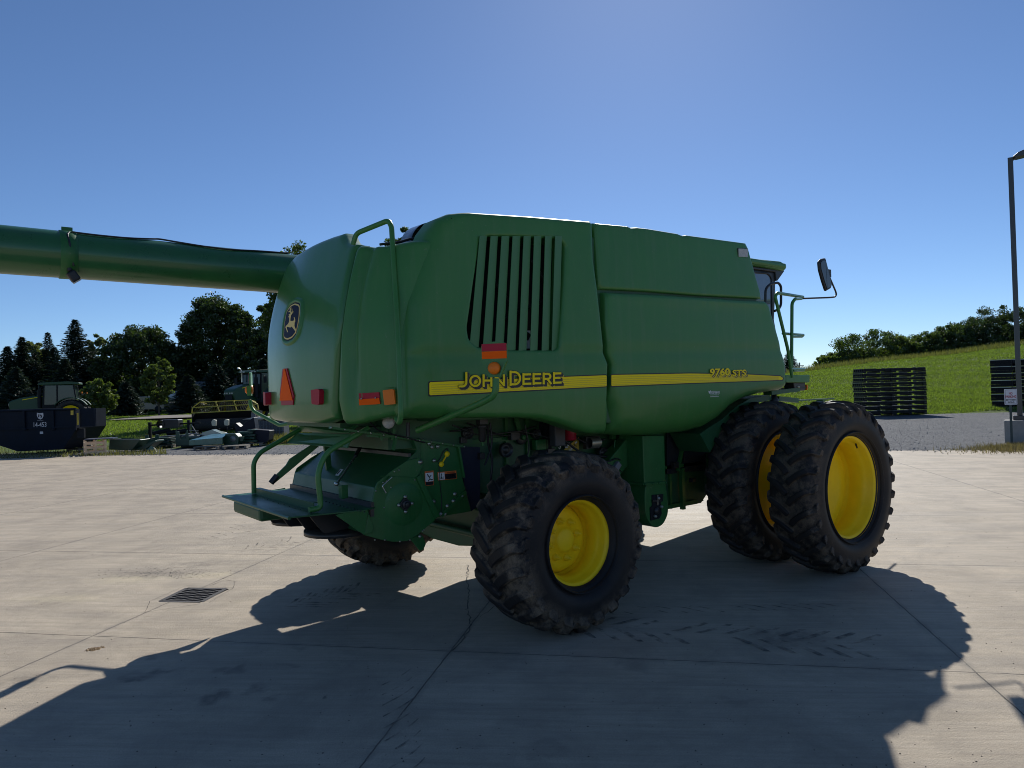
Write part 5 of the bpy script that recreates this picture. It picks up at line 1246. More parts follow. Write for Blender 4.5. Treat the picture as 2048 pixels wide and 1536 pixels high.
def crown_pts(rng, h, rad, base, nclump, per, shape='round'):
    cs = []
    for i in range(nclump):
        for _ in range(60):
            p = rng.uniform(-1, 1, 3)
            if 0.30 < np.linalg.norm(p) < 1: break
        r_ = np.linalg.norm(p)
        if rng.random() < .7: p = p/r_*rng.uniform(.7, 1.0)
        zz = (p[2]+1)/2
        w_ = 1.0 if shape == 'round' else (.55+.9*zz*(1.25-zz) if shape == 'broad' else .45+1.3*math.sin(math.pi*min(1, zz*.9+.1))*.55)
        c = np.array([p[0]*rad*w_, p[1]*rad*w_, base+zz*(h-base)]); cs.append((c, rad*rng.uniform(.10, .24)))
    P = []
    for c, r_ in cs:
        q = rng.normal(size=(per, 3)); q = q/np.linalg.norm(q, axis=1)[:, None]*(rng.random((per, 1))**.45)*r_; q[:, 2] *= .75
        P.append(c+q)
    return np.vstack(P), cs
def make_trunk(h, rad, base, cs, r0, seed):
    rnd = random.Random(seed); mb = MB(); top = h*.82
    pts = [Vector((0, 0, -.3))]+[Vector((rnd.uniform(-.03, .03)*h*.5, rnd.uniform(-.03, .03)*h*.5, top*t)) for t in (.2, .4, .6, .8, 1)]
    mb.tube(pts, [r0*1.15, r0, r0*.8, r0*.6, r0*.35, r0*.1], 7)
    for c, r_ in cs[:26]:
        z0 = max(base*.6, min(top*.9, c[2]-np.hypot(c[0], c[1])*.7)); t = z0/top
        mb.tube([Vector((0, 0, z0)), Vector((c[0]*.5, c[1]*.5, (z0+c[2])/2+.1)), Vector(c)], [r0*.4*(1-t*.6), r0*.22*(1-t*.5), .02], 5)
    return mb.build('trunk', BARK, fixn=False)
def tree(name, label, cat, u, dep, h, rad, mt, seed, group=None, base=None, nclump=90, per=190, leaf=.34, shape='round', zoff=0.0, r0=None):
    rng = np.random.default_rng(seed); base = h*.16 if base is None else base
    P, cs = crown_pts(rng, h, rad, base, nclump, per, shape)
    a = (u-1024)/FPX*dep; w_ = W(a, dep); z = hz(a, dep)+zoff-.05
    t = thing(name, label, cat, (w_.x, w_.y, z), rng.uniform(0, 6), group)
    cr = quads('crown', P, rng.uniform(.6, 1.3, len(P))*leaf, mt, t, seed)
    tr = make_trunk(h, rad, base, cs, r0 or h*.016, seed); tr.parent = t; return t
def conifer(name, label, u, dep, h, rad, mt, seed, group=None, dens=1.0, zoff=0.0):
    rng = np.random.default_rng(seed); C_ = []; S_ = []; V_ = []
    nb = int(300*dens)
    for i in range(nb):
        t = (i/nb)**.85; z = h*(.05+.94*t); L = rad*1.6*(1-t)**.95*rng.uniform(.6, 1.15)+.10; an = i*2.399+rng.uniform(-.3, .3)
        dr_ = np.array([math.cos(an), math.sin(an), 0]); k = max(4, int(L/.10))
        for j in range(k):
            s = (j+1)/k; drop = -.22*L*s+.16*L*s*s*1.4
            c = np.array([0, 0, z])+dr_*L*s+np.array([0, 0, drop]); wd = (.16+.32*(1-s))*min(1.2, L*.6)
            for _ in range(3):
                o = np.array([-dr_[1], dr_[0], 0])*rng.uniform(-wd, wd); tip = dr_*rng.uniform(.12, .3)+np.array([-dr_[1], dr_[0], 0])*rng.uniform(-.2, .2)+np.array([0, 0, rng.uniform(-.16, .05)])
                b0 = c+o; sd_ = np.cross(tip, [0, 0, 1]); sd_ = sd_/(np.linalg.norm(sd_)+1e-6)*.055+rng.normal(size=3)*.03
                V_ += [b0-sd_, b0+sd_, b0+tip*1.25]
    a = (u-1024)/FPX*dep; w_ = W(a, dep)
    t = thing(name, label, 'tree', (w_.x, w_.y, hz(a, dep)-.05+zoff), 0, group)
    rawmesh('crown', np.array(V_), 3, mt, t)
    mb = MB(); mb.tube([Vector((0, 0, -.3)), Vector((0, 0, h*.5)), Vector((0, 0, h*.98))], [h*.018, h*.01, .02], 7); tr = mb.build('trunk', BARK, t, fixn=False); return t
# height helper: top of tree seen at v_top in column u and depth
def hgt(u, v, dep, dz=0.0):
    p = atD(u, v, dep); a = (u-1024)/FPX*dep; return p.z-hz(a, dep)-dz
def T_(label, u, vt, dep, wpx, mt, seed, **k): return tree(k.pop('name', 'broadleaf_tree'), label, k.pop('cat', 'tree'), u, dep, hgt(u, vt, dep)-k.get('zoff', 0), wpx/FPX*dep/2, mt, seed, **k)
def C_(label, u, vt, dep, wpx, mt, seed, **k): return conifer('spruce_tree', label, u, dep, hgt(u, vt, dep), wpx/FPX*dep/2, mt, seed, **k)
GR = 'trees along the far side of the grass'
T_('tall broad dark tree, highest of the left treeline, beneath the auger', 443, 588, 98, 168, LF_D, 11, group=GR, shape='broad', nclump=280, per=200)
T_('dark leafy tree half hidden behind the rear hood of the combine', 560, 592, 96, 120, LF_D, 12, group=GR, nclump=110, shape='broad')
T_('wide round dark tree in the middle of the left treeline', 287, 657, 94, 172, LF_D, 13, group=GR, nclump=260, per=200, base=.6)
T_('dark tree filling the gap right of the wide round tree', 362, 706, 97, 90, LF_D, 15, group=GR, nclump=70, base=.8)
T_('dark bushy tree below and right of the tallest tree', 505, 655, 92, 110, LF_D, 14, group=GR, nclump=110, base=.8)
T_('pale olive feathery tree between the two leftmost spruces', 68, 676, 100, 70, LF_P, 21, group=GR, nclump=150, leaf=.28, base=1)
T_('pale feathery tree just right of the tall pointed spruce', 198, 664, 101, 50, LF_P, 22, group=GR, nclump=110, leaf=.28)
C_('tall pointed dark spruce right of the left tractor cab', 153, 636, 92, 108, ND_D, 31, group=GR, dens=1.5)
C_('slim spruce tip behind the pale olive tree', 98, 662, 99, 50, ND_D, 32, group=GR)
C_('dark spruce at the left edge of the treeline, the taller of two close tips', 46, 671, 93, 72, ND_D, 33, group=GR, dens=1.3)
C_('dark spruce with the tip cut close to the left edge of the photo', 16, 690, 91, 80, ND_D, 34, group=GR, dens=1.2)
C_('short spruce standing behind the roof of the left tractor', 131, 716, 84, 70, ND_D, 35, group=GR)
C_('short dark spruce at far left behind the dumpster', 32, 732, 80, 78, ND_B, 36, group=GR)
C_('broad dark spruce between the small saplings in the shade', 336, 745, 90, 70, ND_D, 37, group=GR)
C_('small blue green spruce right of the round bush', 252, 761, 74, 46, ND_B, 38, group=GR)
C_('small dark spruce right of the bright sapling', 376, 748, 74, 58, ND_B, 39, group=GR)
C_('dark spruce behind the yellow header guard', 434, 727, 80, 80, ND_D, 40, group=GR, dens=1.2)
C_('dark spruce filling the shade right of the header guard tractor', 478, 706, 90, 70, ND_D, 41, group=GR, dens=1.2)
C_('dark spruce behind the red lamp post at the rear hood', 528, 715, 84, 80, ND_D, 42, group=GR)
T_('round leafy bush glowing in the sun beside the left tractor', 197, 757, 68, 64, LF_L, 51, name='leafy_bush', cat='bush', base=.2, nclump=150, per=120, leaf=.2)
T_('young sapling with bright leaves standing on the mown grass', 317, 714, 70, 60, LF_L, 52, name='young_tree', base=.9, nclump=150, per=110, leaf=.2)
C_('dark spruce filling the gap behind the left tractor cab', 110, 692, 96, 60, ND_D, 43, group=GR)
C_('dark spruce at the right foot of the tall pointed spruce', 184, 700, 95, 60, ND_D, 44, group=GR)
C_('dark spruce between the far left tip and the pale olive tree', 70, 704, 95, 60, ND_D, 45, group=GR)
# dense low backing thicket under the trees
k = 0
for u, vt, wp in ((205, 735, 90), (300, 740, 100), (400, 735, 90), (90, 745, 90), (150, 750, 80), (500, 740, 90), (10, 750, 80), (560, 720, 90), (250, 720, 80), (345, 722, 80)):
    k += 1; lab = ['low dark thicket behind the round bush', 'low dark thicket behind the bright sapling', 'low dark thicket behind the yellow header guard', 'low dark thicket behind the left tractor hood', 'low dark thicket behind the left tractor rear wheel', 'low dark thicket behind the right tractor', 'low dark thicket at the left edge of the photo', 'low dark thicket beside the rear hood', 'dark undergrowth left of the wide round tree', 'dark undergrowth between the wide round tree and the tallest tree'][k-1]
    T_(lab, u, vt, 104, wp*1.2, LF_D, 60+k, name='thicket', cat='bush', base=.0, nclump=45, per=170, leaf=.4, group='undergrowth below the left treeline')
# trees seen over the top of the combine
T_('tree whose leafy top shows over the corner hood behind the air intake', 825, 436, 60, 120, LF_M, 71, nclump=190, shape='round', leaf=.24)
T_('tree whose top edge shows between the auger and the rear hood', 622, 484, 62, 170, LF_M, 72, nclump=200, leaf=.24)
# right hand hedge along the hill crest
HG = 'trees along the crest of the grassy hill'
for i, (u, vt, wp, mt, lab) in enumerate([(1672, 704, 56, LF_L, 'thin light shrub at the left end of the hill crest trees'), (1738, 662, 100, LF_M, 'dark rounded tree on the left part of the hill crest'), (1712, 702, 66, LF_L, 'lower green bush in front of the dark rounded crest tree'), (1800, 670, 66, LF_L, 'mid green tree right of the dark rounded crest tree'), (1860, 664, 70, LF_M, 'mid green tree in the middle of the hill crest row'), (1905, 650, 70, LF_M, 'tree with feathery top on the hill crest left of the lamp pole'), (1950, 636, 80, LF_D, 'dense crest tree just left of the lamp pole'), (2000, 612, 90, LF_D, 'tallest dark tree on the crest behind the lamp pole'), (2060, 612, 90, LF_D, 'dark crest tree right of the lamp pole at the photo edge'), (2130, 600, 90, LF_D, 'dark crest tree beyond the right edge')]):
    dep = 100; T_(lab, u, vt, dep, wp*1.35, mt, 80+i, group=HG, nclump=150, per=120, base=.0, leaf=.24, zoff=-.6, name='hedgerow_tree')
for i, (u, vt, wp, lab) in enumerate([(1775, 706, 40, 'small low bush under the mid green crest tree'), (1830, 690, 50, 'low filler bush between two crest trees'), (1885, 690, 60, 'low dark bush at the foot of the feathery crest tree'), (1930, 685, 60, 'low dark bush at the foot of the dense crest tree'), (1985, 675, 70, 'low bush left of the pole at the foot of the tallest crest tree')]):
    T_(lab, u, vt, 97, wp, LF_M, 95+i, group='low bushes along the hill crest', nclump=70, per=110, base=0, leaf=.24, zoff=-.4, name='leafy_bush', cat='bush')
C_('far dark conifer glimpsed behind the deck railing', 1580, 700, 160, 50, ND_D, 99)
# utility pole far away
a = (1600-1024)/FPX*190; w_ = W(a, 190); t = thing('utility_pole', 'distant thin utility pole beyond the hill beside the deck railing', 'utility pole', (w_.x, w_.y, 0)); top = atD(1600, 725, 190).z
mb = MB(); mb.tube([(0, 0, 0), (0, 0, top)], .16, 8); mb.build('pole', WOODG, t); mb = MB(); mb.box((0, 0, top-.8), (2.2, .15, .15)); o = mb.build('crossarm', WOODG, t); o.rotation_euler = (0, 0, FACE)

# grass blades (uncountable)
def blades(name, label, N, fn, hgt_, wid, mt, seed):
    rng = np.random.default_rng(seed); P = fn(rng, N); N = len(P); an = rng.uniform(0, 6.28, N); H = hgt_*rng.uniform(.5, 1.4, N); ln = rng.normal(size=(N, 2))*.35*H[:, None]
    V_ = np.empty((N, 3, 3)); dx = np.stack([np.cos(an), np.sin(an), np.zeros(N)], 1)*(wid*rng.uniform(.6, 1.4, N))[:, None]
    V_[:, 0] = P-dx; V_[:, 1] = P+dx; V_[:, 2] = P+np.stack([ln[:, 0], ln[:, 1], H], 1)
    o = rawmesh(name, V_.reshape(-1, 3), 3, mt); o['kind'] = 'stuff'; o['label'] = label; return o
def field(u0, u1, d0, d1, zoff=-.05, pw=1.0):
    def f(rng, N):
        d = d0+(d1-d0)*rng.random(N)**pw; u = rng.uniform(u0, u1, N); a = (u-1024)/FPX*d
        z = np.array([hz(x, y) for x, y in zip(a, d)])+zoff
        if True: z = z+np.where(d > 44, .10*np.sin(a*.31+1)*np.sin(d*.23)+.05*np.sin(a*1.1+d*.7), 0)
        return np.stack([CX+VR.x*a+VF.x*d, CY+VR.y*a+VF.y*d, z], 1)
    return f
blades('hillside_grass', 'green grass covering the hillside right of the combine', 260000, field(1150, 2250, 44.6, 92), .12, .035, GRB, 1)
blades('crest_grass', 'tall seeding grass along the hill crest', 15000, field(1250, 2250, 86, 93, pw=1), .55, .025, leaf_mat('seed_grass', (.13, .14, .05), .4), 2)
blades('lawn_grass', 'mown green grass between the yard and the left treeline', 110000, field(-60, 800, 37.3, 84), .10, .035, GRB, 3)
blades('yard_weeds', 'dry weeds along the left edge of the gravel', 2600, lambda rng, N: (lambda d, u: np.stack([CX+VR.x*(u-1024)/FPX*d+VF.x*d, CY+VR.y*(u-1024)/FPX*d+VF.y*d, np.full(N, -.03)], 1))(29.6+rng.random(N)**2.2*7, rng.uniform(-60, 330, N)), .16, .016, WEED, 4)
blades('tall_weeds', 'tangled weeds and grass around the scrap parts', 5000, lambda rng, N: (lambda d, u: np.stack([CX+VR.x*(u-1024)/FPX*d+VF.x*d, CY+VR.y*(u-1024)/FPX*d+VF.y*d, np.full(N, -.03)], 1))(rng.uniform(34, 40, N), np.where(rng.random(N) < .6, rng.normal(560, 28, N), rng.uniform(280, 560, N))), .38, .02, WEED, 5)
blades('pole_weeds', 'dry weeds around the lamp pole base', 2600, lambda rng, N: (lambda d, u: np.stack([CX+VR.x*(u-1024)/FPX*d+VF.x*d, CY+VR.y*(u-1024)/FPX*d+VF.y*d, np.full(N, -.03)], 1))(rng.normal(21.3, .55, N), 2060-np.abs(rng.normal(0, 60, N))), .14, .012, leaf_mat('dry_weed', (.17, .14, .085), .3), 6)
# ================================================================ YARD THINGS
def gp_(u, dep, dz=0.0):
    a = (u-1024)/FPX*dep; p = W(a, dep); return Vector((p.x, p.y, max(hz(a, dep), -.03 if dep < 44 else -9)+dz))
GPAINT = mat('tractor_green', (.012, .06, .022), .45, dust=.1, dustcol=(.05, .07, .05))
CHAR = mat('dark_trim', (.007, .008, .011), .6, spec=.25)
GL2 = mat('cab_window', (.03, .05, .048), .1)
# --- lamp pole
D = 23.2; p = gp_(2037, D)
lp = thing('lamp_pole', 'tall dark square lamp pole on a concrete base at the right edge', 'lamp pole', p, FACE-R(35))
mb = MB(); mb.prism([(-.42, 0), (.42, 0), (.42, .72), (-.42, .72)], -.42, .42); mb.build('concrete_base', CONC, lp, bevel=.03)
ztop = atD(2021, 316, D).z+.03
mb = MB(); mb.box((0, 0, (ztop+.86)/2), (.145, .145, ztop-.86)); mb.build('pole', mat('bronze_paint', (.030, .034, .036), .4, coat=.3), lp, bevel=.01)
mb = MB(); mb.box((0, 0, .79), (.36, .36, .14)); mb.build('base_cover', mat('bronze_paint', (.03, .034, .036)), lp, bevel=.01)
mb = MB(); mb.bar((0, 0, ztop-.1), (.2, 0, ztop+.02), .07, .09); mb.prism([(.06, ztop-.02), (.2, ztop+.09), (.34, ztop+.14), (.9, ztop+.14), (.9, ztop+.0), (.14, ztop-.06)], -.2, .2); ah = mb.build('lamp_head', mat('bronze_paint', (.03, .034, .036)), lp, bevel=.02)
mb = MB(); mb.box((.55, 0, ztop-.02), (.55, .3, .03)); o = mb.build('lens', LENS, ah)
# --- sign
D = 22.4; p = gp_(2020, D); sg = thing('parking_sign', 'small white sign reading no parking between signs on a green post', 'sign', p, FACE)
hs = atD(2020, 778, D).z-p.z; mb = MB(); mb.box((0, .03, hs*.5-.02), (.06, .03, hs-.06)); mb.build('post', mat('post_green', (.03, .05, .045), .5), sg)
pw, ph = 25.5/FPX*D/2, 31.5/FPX*D; cz = hs-ph/2
mb = MB(); mb.prism(round_poly([(-pw, cz-ph/2), (pw, cz-ph/2), (pw, cz+ph/2), (-pw, cz+ph/2)], .03), .0, .006)
q = round_poly([(-pw+.025, cz-ph/2+.025), (pw-.025, cz-ph/2+.025), (pw-.025, cz+ph/2-.025), (-pw+.025, cz+ph/2-.025)], .02)
mb.prism(q, -.001, 0, mi=1); mb.prism(inset(q, .008), -.002, -.001, mi=0)
SR = mat('sign_red', (.35, .03, .04), .5)
for s, t0, t1, w_, mi in (('NO', .80, .64, .28, 2), ('PARKING', .60, .43, .86, 2), ('BETWEEN', .36, .26, .78, 1), ('SIGNS', .21, .11, .52, 1)):
    text_on(mb, s, lambda a, b: Vector((a, -.0035, b)), -pw*w_, cz-ph/2+ph*t1, pw*w_, cz-ph/2+ph*t0, mi, .03)
mb.build('sign_plate', [mat('sign_white', (.62, .62, .66), .5), DECK, SR], sg)

# --- stacks of collapsed black bulk bins
BIN = mat('bin_plastic', (.006, .006, .009), .5, var=.2, spec=.25); BRIM = mat('bin_rim_glint', (.30, .29, .22), .35)
def make_bin(L, Wd, H, name, rim):
    t = thing(name, 'x', 'plastic bin')
    mb = MB(); mb.box((0, 0, H*.62), (L, Wd, H*.5))
    for i in range(5): mb.box((-L/2+L*(i+.5)/5, -Wd/2-.012, H*.6), (L*.03, .03, H*.52))
    for i in range(5): mb.box((-L/2-.012, -Wd/2+Wd*(i+.5)/5, H*.6), (.03, Wd*.03, H*.52))
    mb.build('body', BIN, t)
    for x in (-.46, 0, .46):
        mb = MB(); mb.box((x*L, 0, H*.17), (L*.10, Wd, H*.34)); mb.build('foot', BIN, t)
    mb = MB(); z = H*.90
    mb.box((-L*.28, -Wd/2-.02, z), (L*.40, .035, .035)); mb.box((L*.14, -Wd/2-.02, z), (L*.1, .035, .05)); mb.box((L*.36, -Wd/2-.02, z), (L*.22, .035, .035)); mb.box((-L/2-.02, 0, z), (.035, Wd*.92, .035))
    mb.build('rim', rim, t); return t
D = 44.5
b0 = make_bin(1.92, 1.15, .285, 'bulk_bin', mat('bin_rim', (.05, .05, .042), .4)); first = True; base = gp_(1778, D)
ords = ['bottom', 'second from the bottom', 'third from the bottom', 'fourth from the bottom', 'fifth from the bottom', 'fifth from the top', 'fourth from the top', 'third from the top', 'second from the top', 'topmost']
for c in range(2):
    for k in range(10):
        o = b0 if first else copy_tree(b0); first = False
        off = VR*((-.985 if c == 0 else .985)+random.uniform(-.03, .03)-.0*k)+VF*random.uniform(-.04, .04)
        o.location = base+off+Vector((0, 0, .285*k)); o.rotation_euler = (0, 0, FACE+(R(4) if c == 0 else R(-3))+random.uniform(-.01, .01))
        o['label'] = 'black plastic bin, %s in the %s column of the stack' % (ords[k], 'left' if c == 0 else 'right'); o['group'] = 'black plastic bins stacked below the grassy hill'
D = 46.5; b1 = make_bin(1.55, 1.2, .445, 'folded_crate', mat('pale_rim', (.55, .55, .48), .4)); first = True
o7 = ['bottom', 'second from the bottom', 'third from the bottom', 'middle', 'third from the top', 'second from the top', 'topmost']
for c, u in ((0, 2012), (1, 2068)):
    base = gp_(u, D)
    for k in range(7):
        o = b1 if first else copy_tree(b1); first = False; o.location = base+Vector((0, 0, .435*k))+VR*random.uniform(-.03, .03); o.rotation_euler = (0, 0, FACE+R(38)+random.uniform(-.015, .015))
        o['label'] = 'thick black crate, %s in the column %s the lamp pole' % (o7[k], 'left of' if c == 0 else 'right of'); o['group'] = 'folded crates stacked behind the parking sign'
        if c == 0 and k > 0:
            mb = MB(); mb.box((.25, -.615, .25), (.16, .01, .2)); mb.box((-.1, -.615, .2), (.12, .01, .07)); lb = mb.build('paper_label', DECW, o)

# --- roll-off dumpster
D = 31.5; NAVY = mat('navy_steel', (.003, .008, .018), .6, var=.3, vscale=2, bump=.06, bscale=4, dust=.10, dustcol=(.02, .03, .04), spec=.15)
p = gp_(60, D); p.z = 0; dm = thing('dumpster', 'long dark navy steel dumpster with white number 14-453 on its side', 'dumpster', p, FACE)
def dl_(u, v): q = atD(u, v, D); return ((u-60)/FPX*D, q.z)
side = [dl_(-75, 824), dl_(152, 818), dl_(152, 856), dl_(123, 899), dl_(33, 903), dl_(-75, 868)]
mb = MB(); mb.prism(side, 0, .06); mb.prism(side, 2.2, 2.26); n = len(side)
for i in (1, 2, 3, 4):
    a, b = side[i], side[(i+1) % n]; mb.add([(a[0], .06, a[1]), (b[0], .06, b[1]), (b[0], 2.2, b[1]), (a[0], 2.2, a[1])], [(0, 1, 2, 3)])
mb.build('body', NAVY, dm)
mb = MB(); mb.tube([(side[0][0], -.03, side[0][1]), (side[1][0], -.03, side[1][1])], .05, 8)
for u in (-10, 48, 106, 150): q = dl_(u, 820); mb.box((q[0], -.04, q[1]-.45), (.09, .08, .85))
a, b = dl_(-75, 862), dl_(152, 853); mb.bar((a[0], -.04, a[1]), (b[0], -.04, b[1]), .05, .07)
for u in (51, 107): q = dl_(u, 858); mb.lathe([(0, -.06), (.06, -.05), (.06, .02)], (q[0], -.04, q[1]), 'y', 8)
mb.build('ribs', NAVY, dm)
mb = MB(); a, b = dl_(156, 817), dl_(189, 853); mb.box(((a[0]+b[0])/2, .1, (a[1]+b[1])/2), (b[0]-a[0], .06, a[1]-b[1])); mb.box((b[0]-.05, .05, (a[1]+b[1])/2), (.08, .1, a[1]-b[1])); mb.build('open_door', NAVY, dm)
mb = MB(); a = dl_(154, 860); mb.box((a[0]+.05, .15, a[1]-.15), (.3, .12, .4)); mb.build('door_hinge', CHAR, dm)
mb = MB(); F = lambda a, b: Vector((a, -.012, b)); a, b = dl_(66, 854.5), dl_(91.5, 844); text_on(mb, '14-453', F, a[0], a[1], b[0], b[1], 0, .01)
sh = [dl_(u, v) for u, v in [(73, 825.5), (79, 826.5), (85.5, 825.5), (86, 832), (83.5, 837), (79.5, 839), (75, 836.5), (72.8, 831)]]; mb.prism(sh, -.012, -.008, mi=0)
for st in ([(77, 829), (76.5, 834)], [(80, 830), (82, 832), (81, 835)]):
    for q in stroke([dl_(*s_) for s_ in st], .05): mb.add([(x, -.014, z) for x, z in q], [(0, 1, 2, 3)], 1)
a, b = dl_(74, 842), dl_(85.5, 839.8); text_on(mb, 'Hamery', F, a[0], a[1], b[0], b[1], 0, .0)
a, b = dl_(78, 868), dl_(84.5, 863); mb.prism([a, (b[0], a[1]), b, (a[0], b[1])], -.012, -.008, mi=0)
mb.build('lettering', [mat('dull_white', (.45, .47, .5), .6), NAVY], dm, fixn=False)
mb = MB(); a, b = dl_(140.5, 830), dl_(147, 821); mb.prism([a, (b[0], a[1]), b, (a[0], b[1])], -.012, -.008); a, b = dl_(152.5, 850), dl_(156, 826); mb.prism([a, (b[0], a[1]), b, (a[0], b[1])], -.012, -.0); mb.build('yellow_tag', YEL2, dm)

# --- tractors
TT = tyre_mat('tractor_rubber', 1.0, .4, 2.2)
def small_wheel(parent, x, y, z, Ro, W_, nl=22):
    Rr = Ro*.62; mb = MB(); mb.lathe([(0, -W_*.15), (Rr*.4, -W_*.2), (Rr*.7, -W_*.05), (Rr*.9, -W_*.1), (Rr, -W_*.42), (Rr+.02, -W_*.42)], (0, 0, 0), 'y', 32); wh = mb.build('wheel', YEL, parent, fixn=True); wh.location = (x, y, z)
    tyre_mesh('tyre', Ro, W_, Rr, nl, .05, .05, TT, wh, None); return wh
def tractor(name, label, loc, rz, long=0.0):
    t = thing(name, label, 'tractor', loc, rz)
    mb = MB(); mb.prism(round_poly([(-3.75, 1.75), (-3.75, 2.0), (-3.55, 2.12), (-2.9, 2.3), (-1.75, 2.42), (-1.65, 1.35), (-3.6, 1.35)], .08), -.42, .42); hd = mb.build('hood', GPAINT, t, bevel=.08, seg=3)
    mb = MB(); mb.prism([(-3.0, 2.16), (-1.75, 2.36), (-1.75, 2.32), (-3.0, 2.12)], -.428, -.42); mb.prism([(-3.0, 2.16), (-1.75, 2.36), (-1.75, 2.32), (-3.0, 2.12)], .42, .428); mb.build('hood_stripe', DECY, hd)
    for yy in (-.3, -.12, .12, .3): mb = MB(); mb.box((-3.765, yy, 1.86), (.03, .1, .08)); mb.build('headlight', LENS, hd)
    mb = MB(); mb.box((-3.76, 0, 1.6), (.03, .6, .38)); mb.build('radiator_screen', CHAR, hd)
    mb = MB(); mb.prism([(-1.78, 1.4), (-1.72, 3.02), (-.05, 3.0), (.1, 2.1), (-.1, 1.4)], -.78, .78); cb = mb.build('cab', GL2, t, bevel=.03)
    mb = MB()
    for y_ in (-.79, .79):
        for a, b in (((-1.78, 1.4), (-1.72, 3.02)), ((-1.0, 1.4), (-.98, 3.02)), ((.08, 2.1), (-.05, 3.02))): mb.bar((a[0], y_, a[1]), (b[0], y_, b[1]), .08, .08)
        mb.box((-1.0, y_, 1.55), (1.7, .05, .5))
    for x_ in (-1.76, -.03): mb.box((x_, 0, 2.98), (.06, 1.6, .08)); mb.box((x_-.02, 0, 1.9), (.06, 1.6, .08))
    mb.build('cab_frame', CHAR, cb)
    mb = MB(); mb.box((-.7, 0, 2.05), (.5, .5, .5)); mb.box((-.5, 0, 2.4), (.15, .45, .6)); mb.build('seat', CHAR, cb, bevel=.05)
    mb = MB(); mb.prism(round_poly([(-2.05, 3.03), (.3, 3.03), (.28, 3.16), (-.4, 3.22), (-1.9, 3.17), (-2.05, 3.1)], .04), -.85, .85); rf = mb.build('cab_roof', GPAINT, t, bevel=.04)
    for yy in (-.6, -.35, .35, .6): mb = MB(); mb.box((-2.06, yy, 3.08), (.04, .16, .07)); mb.build('roof_lamp', LENS, rf)
    for s in (-1, 1):
        mb = MB(); a_ = [(-.2+1.16*math.cos(R(k)), 1.07+1.16*math.sin(R(k))) for k in range(35, 150, 12)]; b_ = [(-.2+1.11*math.cos(R(k)), 1.07+1.11*math.sin(R(k))) for k in range(35, 150, 12)][::-1]; mb.prism(a_+b_, s*.78, s*1.25); mb.build('fender', GPAINT, t)
        small_wheel(t, -.2, s*1.05, 1.05, 1.04, .5); small_wheel(t, -3.0, s*.95, .75, .74, .4, 20)
        mb = MB(); mb.tube([(-1.7, s*.8, 2.9), (-1.85, s*1.2, 2.85), (-1.85, s*1.25, 2.6)], .02, 6); mb.box((-1.85, s*1.25, 2.6), (.05, .22, .36)); mb.build('mirror', CHAR, t)
        mb = MB(); mb.bar((.2, s*.8, 2.35), (.45, s*1.25, 2.5), .04, .04); mb.box((.48, s*1.3, 2.5), (.08, .16, .1), mi=1); mb.build('marker_lamp', [CHAR, AMB], t)
    mb = MB(); mb.tube([(-2.0, -.62, 1.6), (-2.0, -.62, 2.75)], .12, 12); mb.tube([(-2.0, -.62, 2.75), (-2.0, -.62, 3.2)], .06, 10); mb.build('exhaust', CHAR, t)
    mb = MB(); mb.box((-2.0, 0, 1.05), (3.4, .6, .6)); mb.box((-.2, 0, 1.05), (.5, 2.0, .4)); mb.box((-3.0, 0, .75), (.3, 1.8, .25)); mb.build('chassis', CHAR, t, bevel=.03)
    return t
tr1 = tractor('farm_tractor', 'green tractor seen side on behind the navy dumpster at far left', gp_(152, 45, .05), FACE+R(24)); tr1.scale = (.92, .9, .97)
p = gp_(541, 47, .1); tr2 = tractor('farm_tractor', 'green tractor with lit cab glass seen almost head on beside the rear hood', p, FACE+R(66)); tr2.scale = (.95, .95, 1.08)
mb = MB(); mb.tube([(-1.95, .62, 2.5), (-1.95, .62, 3.1), (-2.1, .66, 3.28), (-2.25, .7, 3.3)], .05, 8); mb.build('exhaust_tip', STEEL, tr2)

# --- header with yellow guard
D = 40.5; p = gp_(448, D, .03); hd = thing('harvester_header', 'wide black header with a yellow wire guard standing in front of the far tractor', 'harvester header', p, FACE)
def hl(u, v): q = atD(u, v, D); return ((u-448)/FPX*D, q.z-p.z)
mb = MB(); bx0, bx1 = hl(386, 826)[0], hl(510, 820)[0]; zt_h = hl(448, 823)[1]; mb.prism([(-.1, .25), (.9, .15), (1.1, zt_h-.2), (.8, zt_h), (0.2, zt_h), (.45, .7), (.3, .35)], bx0, bx1, 'x')
mb.box((bx0, .4, zt_h*.5), (.06, 1.2, zt_h*.95)); mb.box((bx1, .4, zt_h*.5), (.06, 1.2, zt_h*.95)); mb.build('trough', CHAR, hd)
mb = MB(); mb.tube([(bx0+.1, .15, .55), (bx1-.1, .15, .55)], .33, 16); rr_ = mb.build('brush_roll', mat('brush', (.04, .038, .035), .9, var=.6, vscale=20, bump=1.0, bscale=40), hd)
mb = MB()
TL, TR = hl(401, 804), hl(501, 800); BL, BR = hl(386, 826), hl(519, 819); ML, MR_ = hl(388, 815), hl(517, 808)
for a, b in ((TL, TR), (ML, MR_), (BL, BR), (TL, ML), (ML, BL), (TR, MR_), (MR_, BR), (hl(434, 803), hl(441, 823)), (hl(470, 801), hl(476, 821))): mb.bar((a[0], -.1 if a in (TL, TR) else -.25, a[1]), (b[0], -.1 if b in (TL, TR) else -.25, b[1]), .05, .05)
for a, b in ((TL, (TL[0], 1)), (TR, (TR[0], 1))): mb.bar((a[0], -.1, a[1]), (a[0], .7, a[1]-.1), .05, .05)
mb.build('guard_frame', YEL2, hd)
mb = MB()
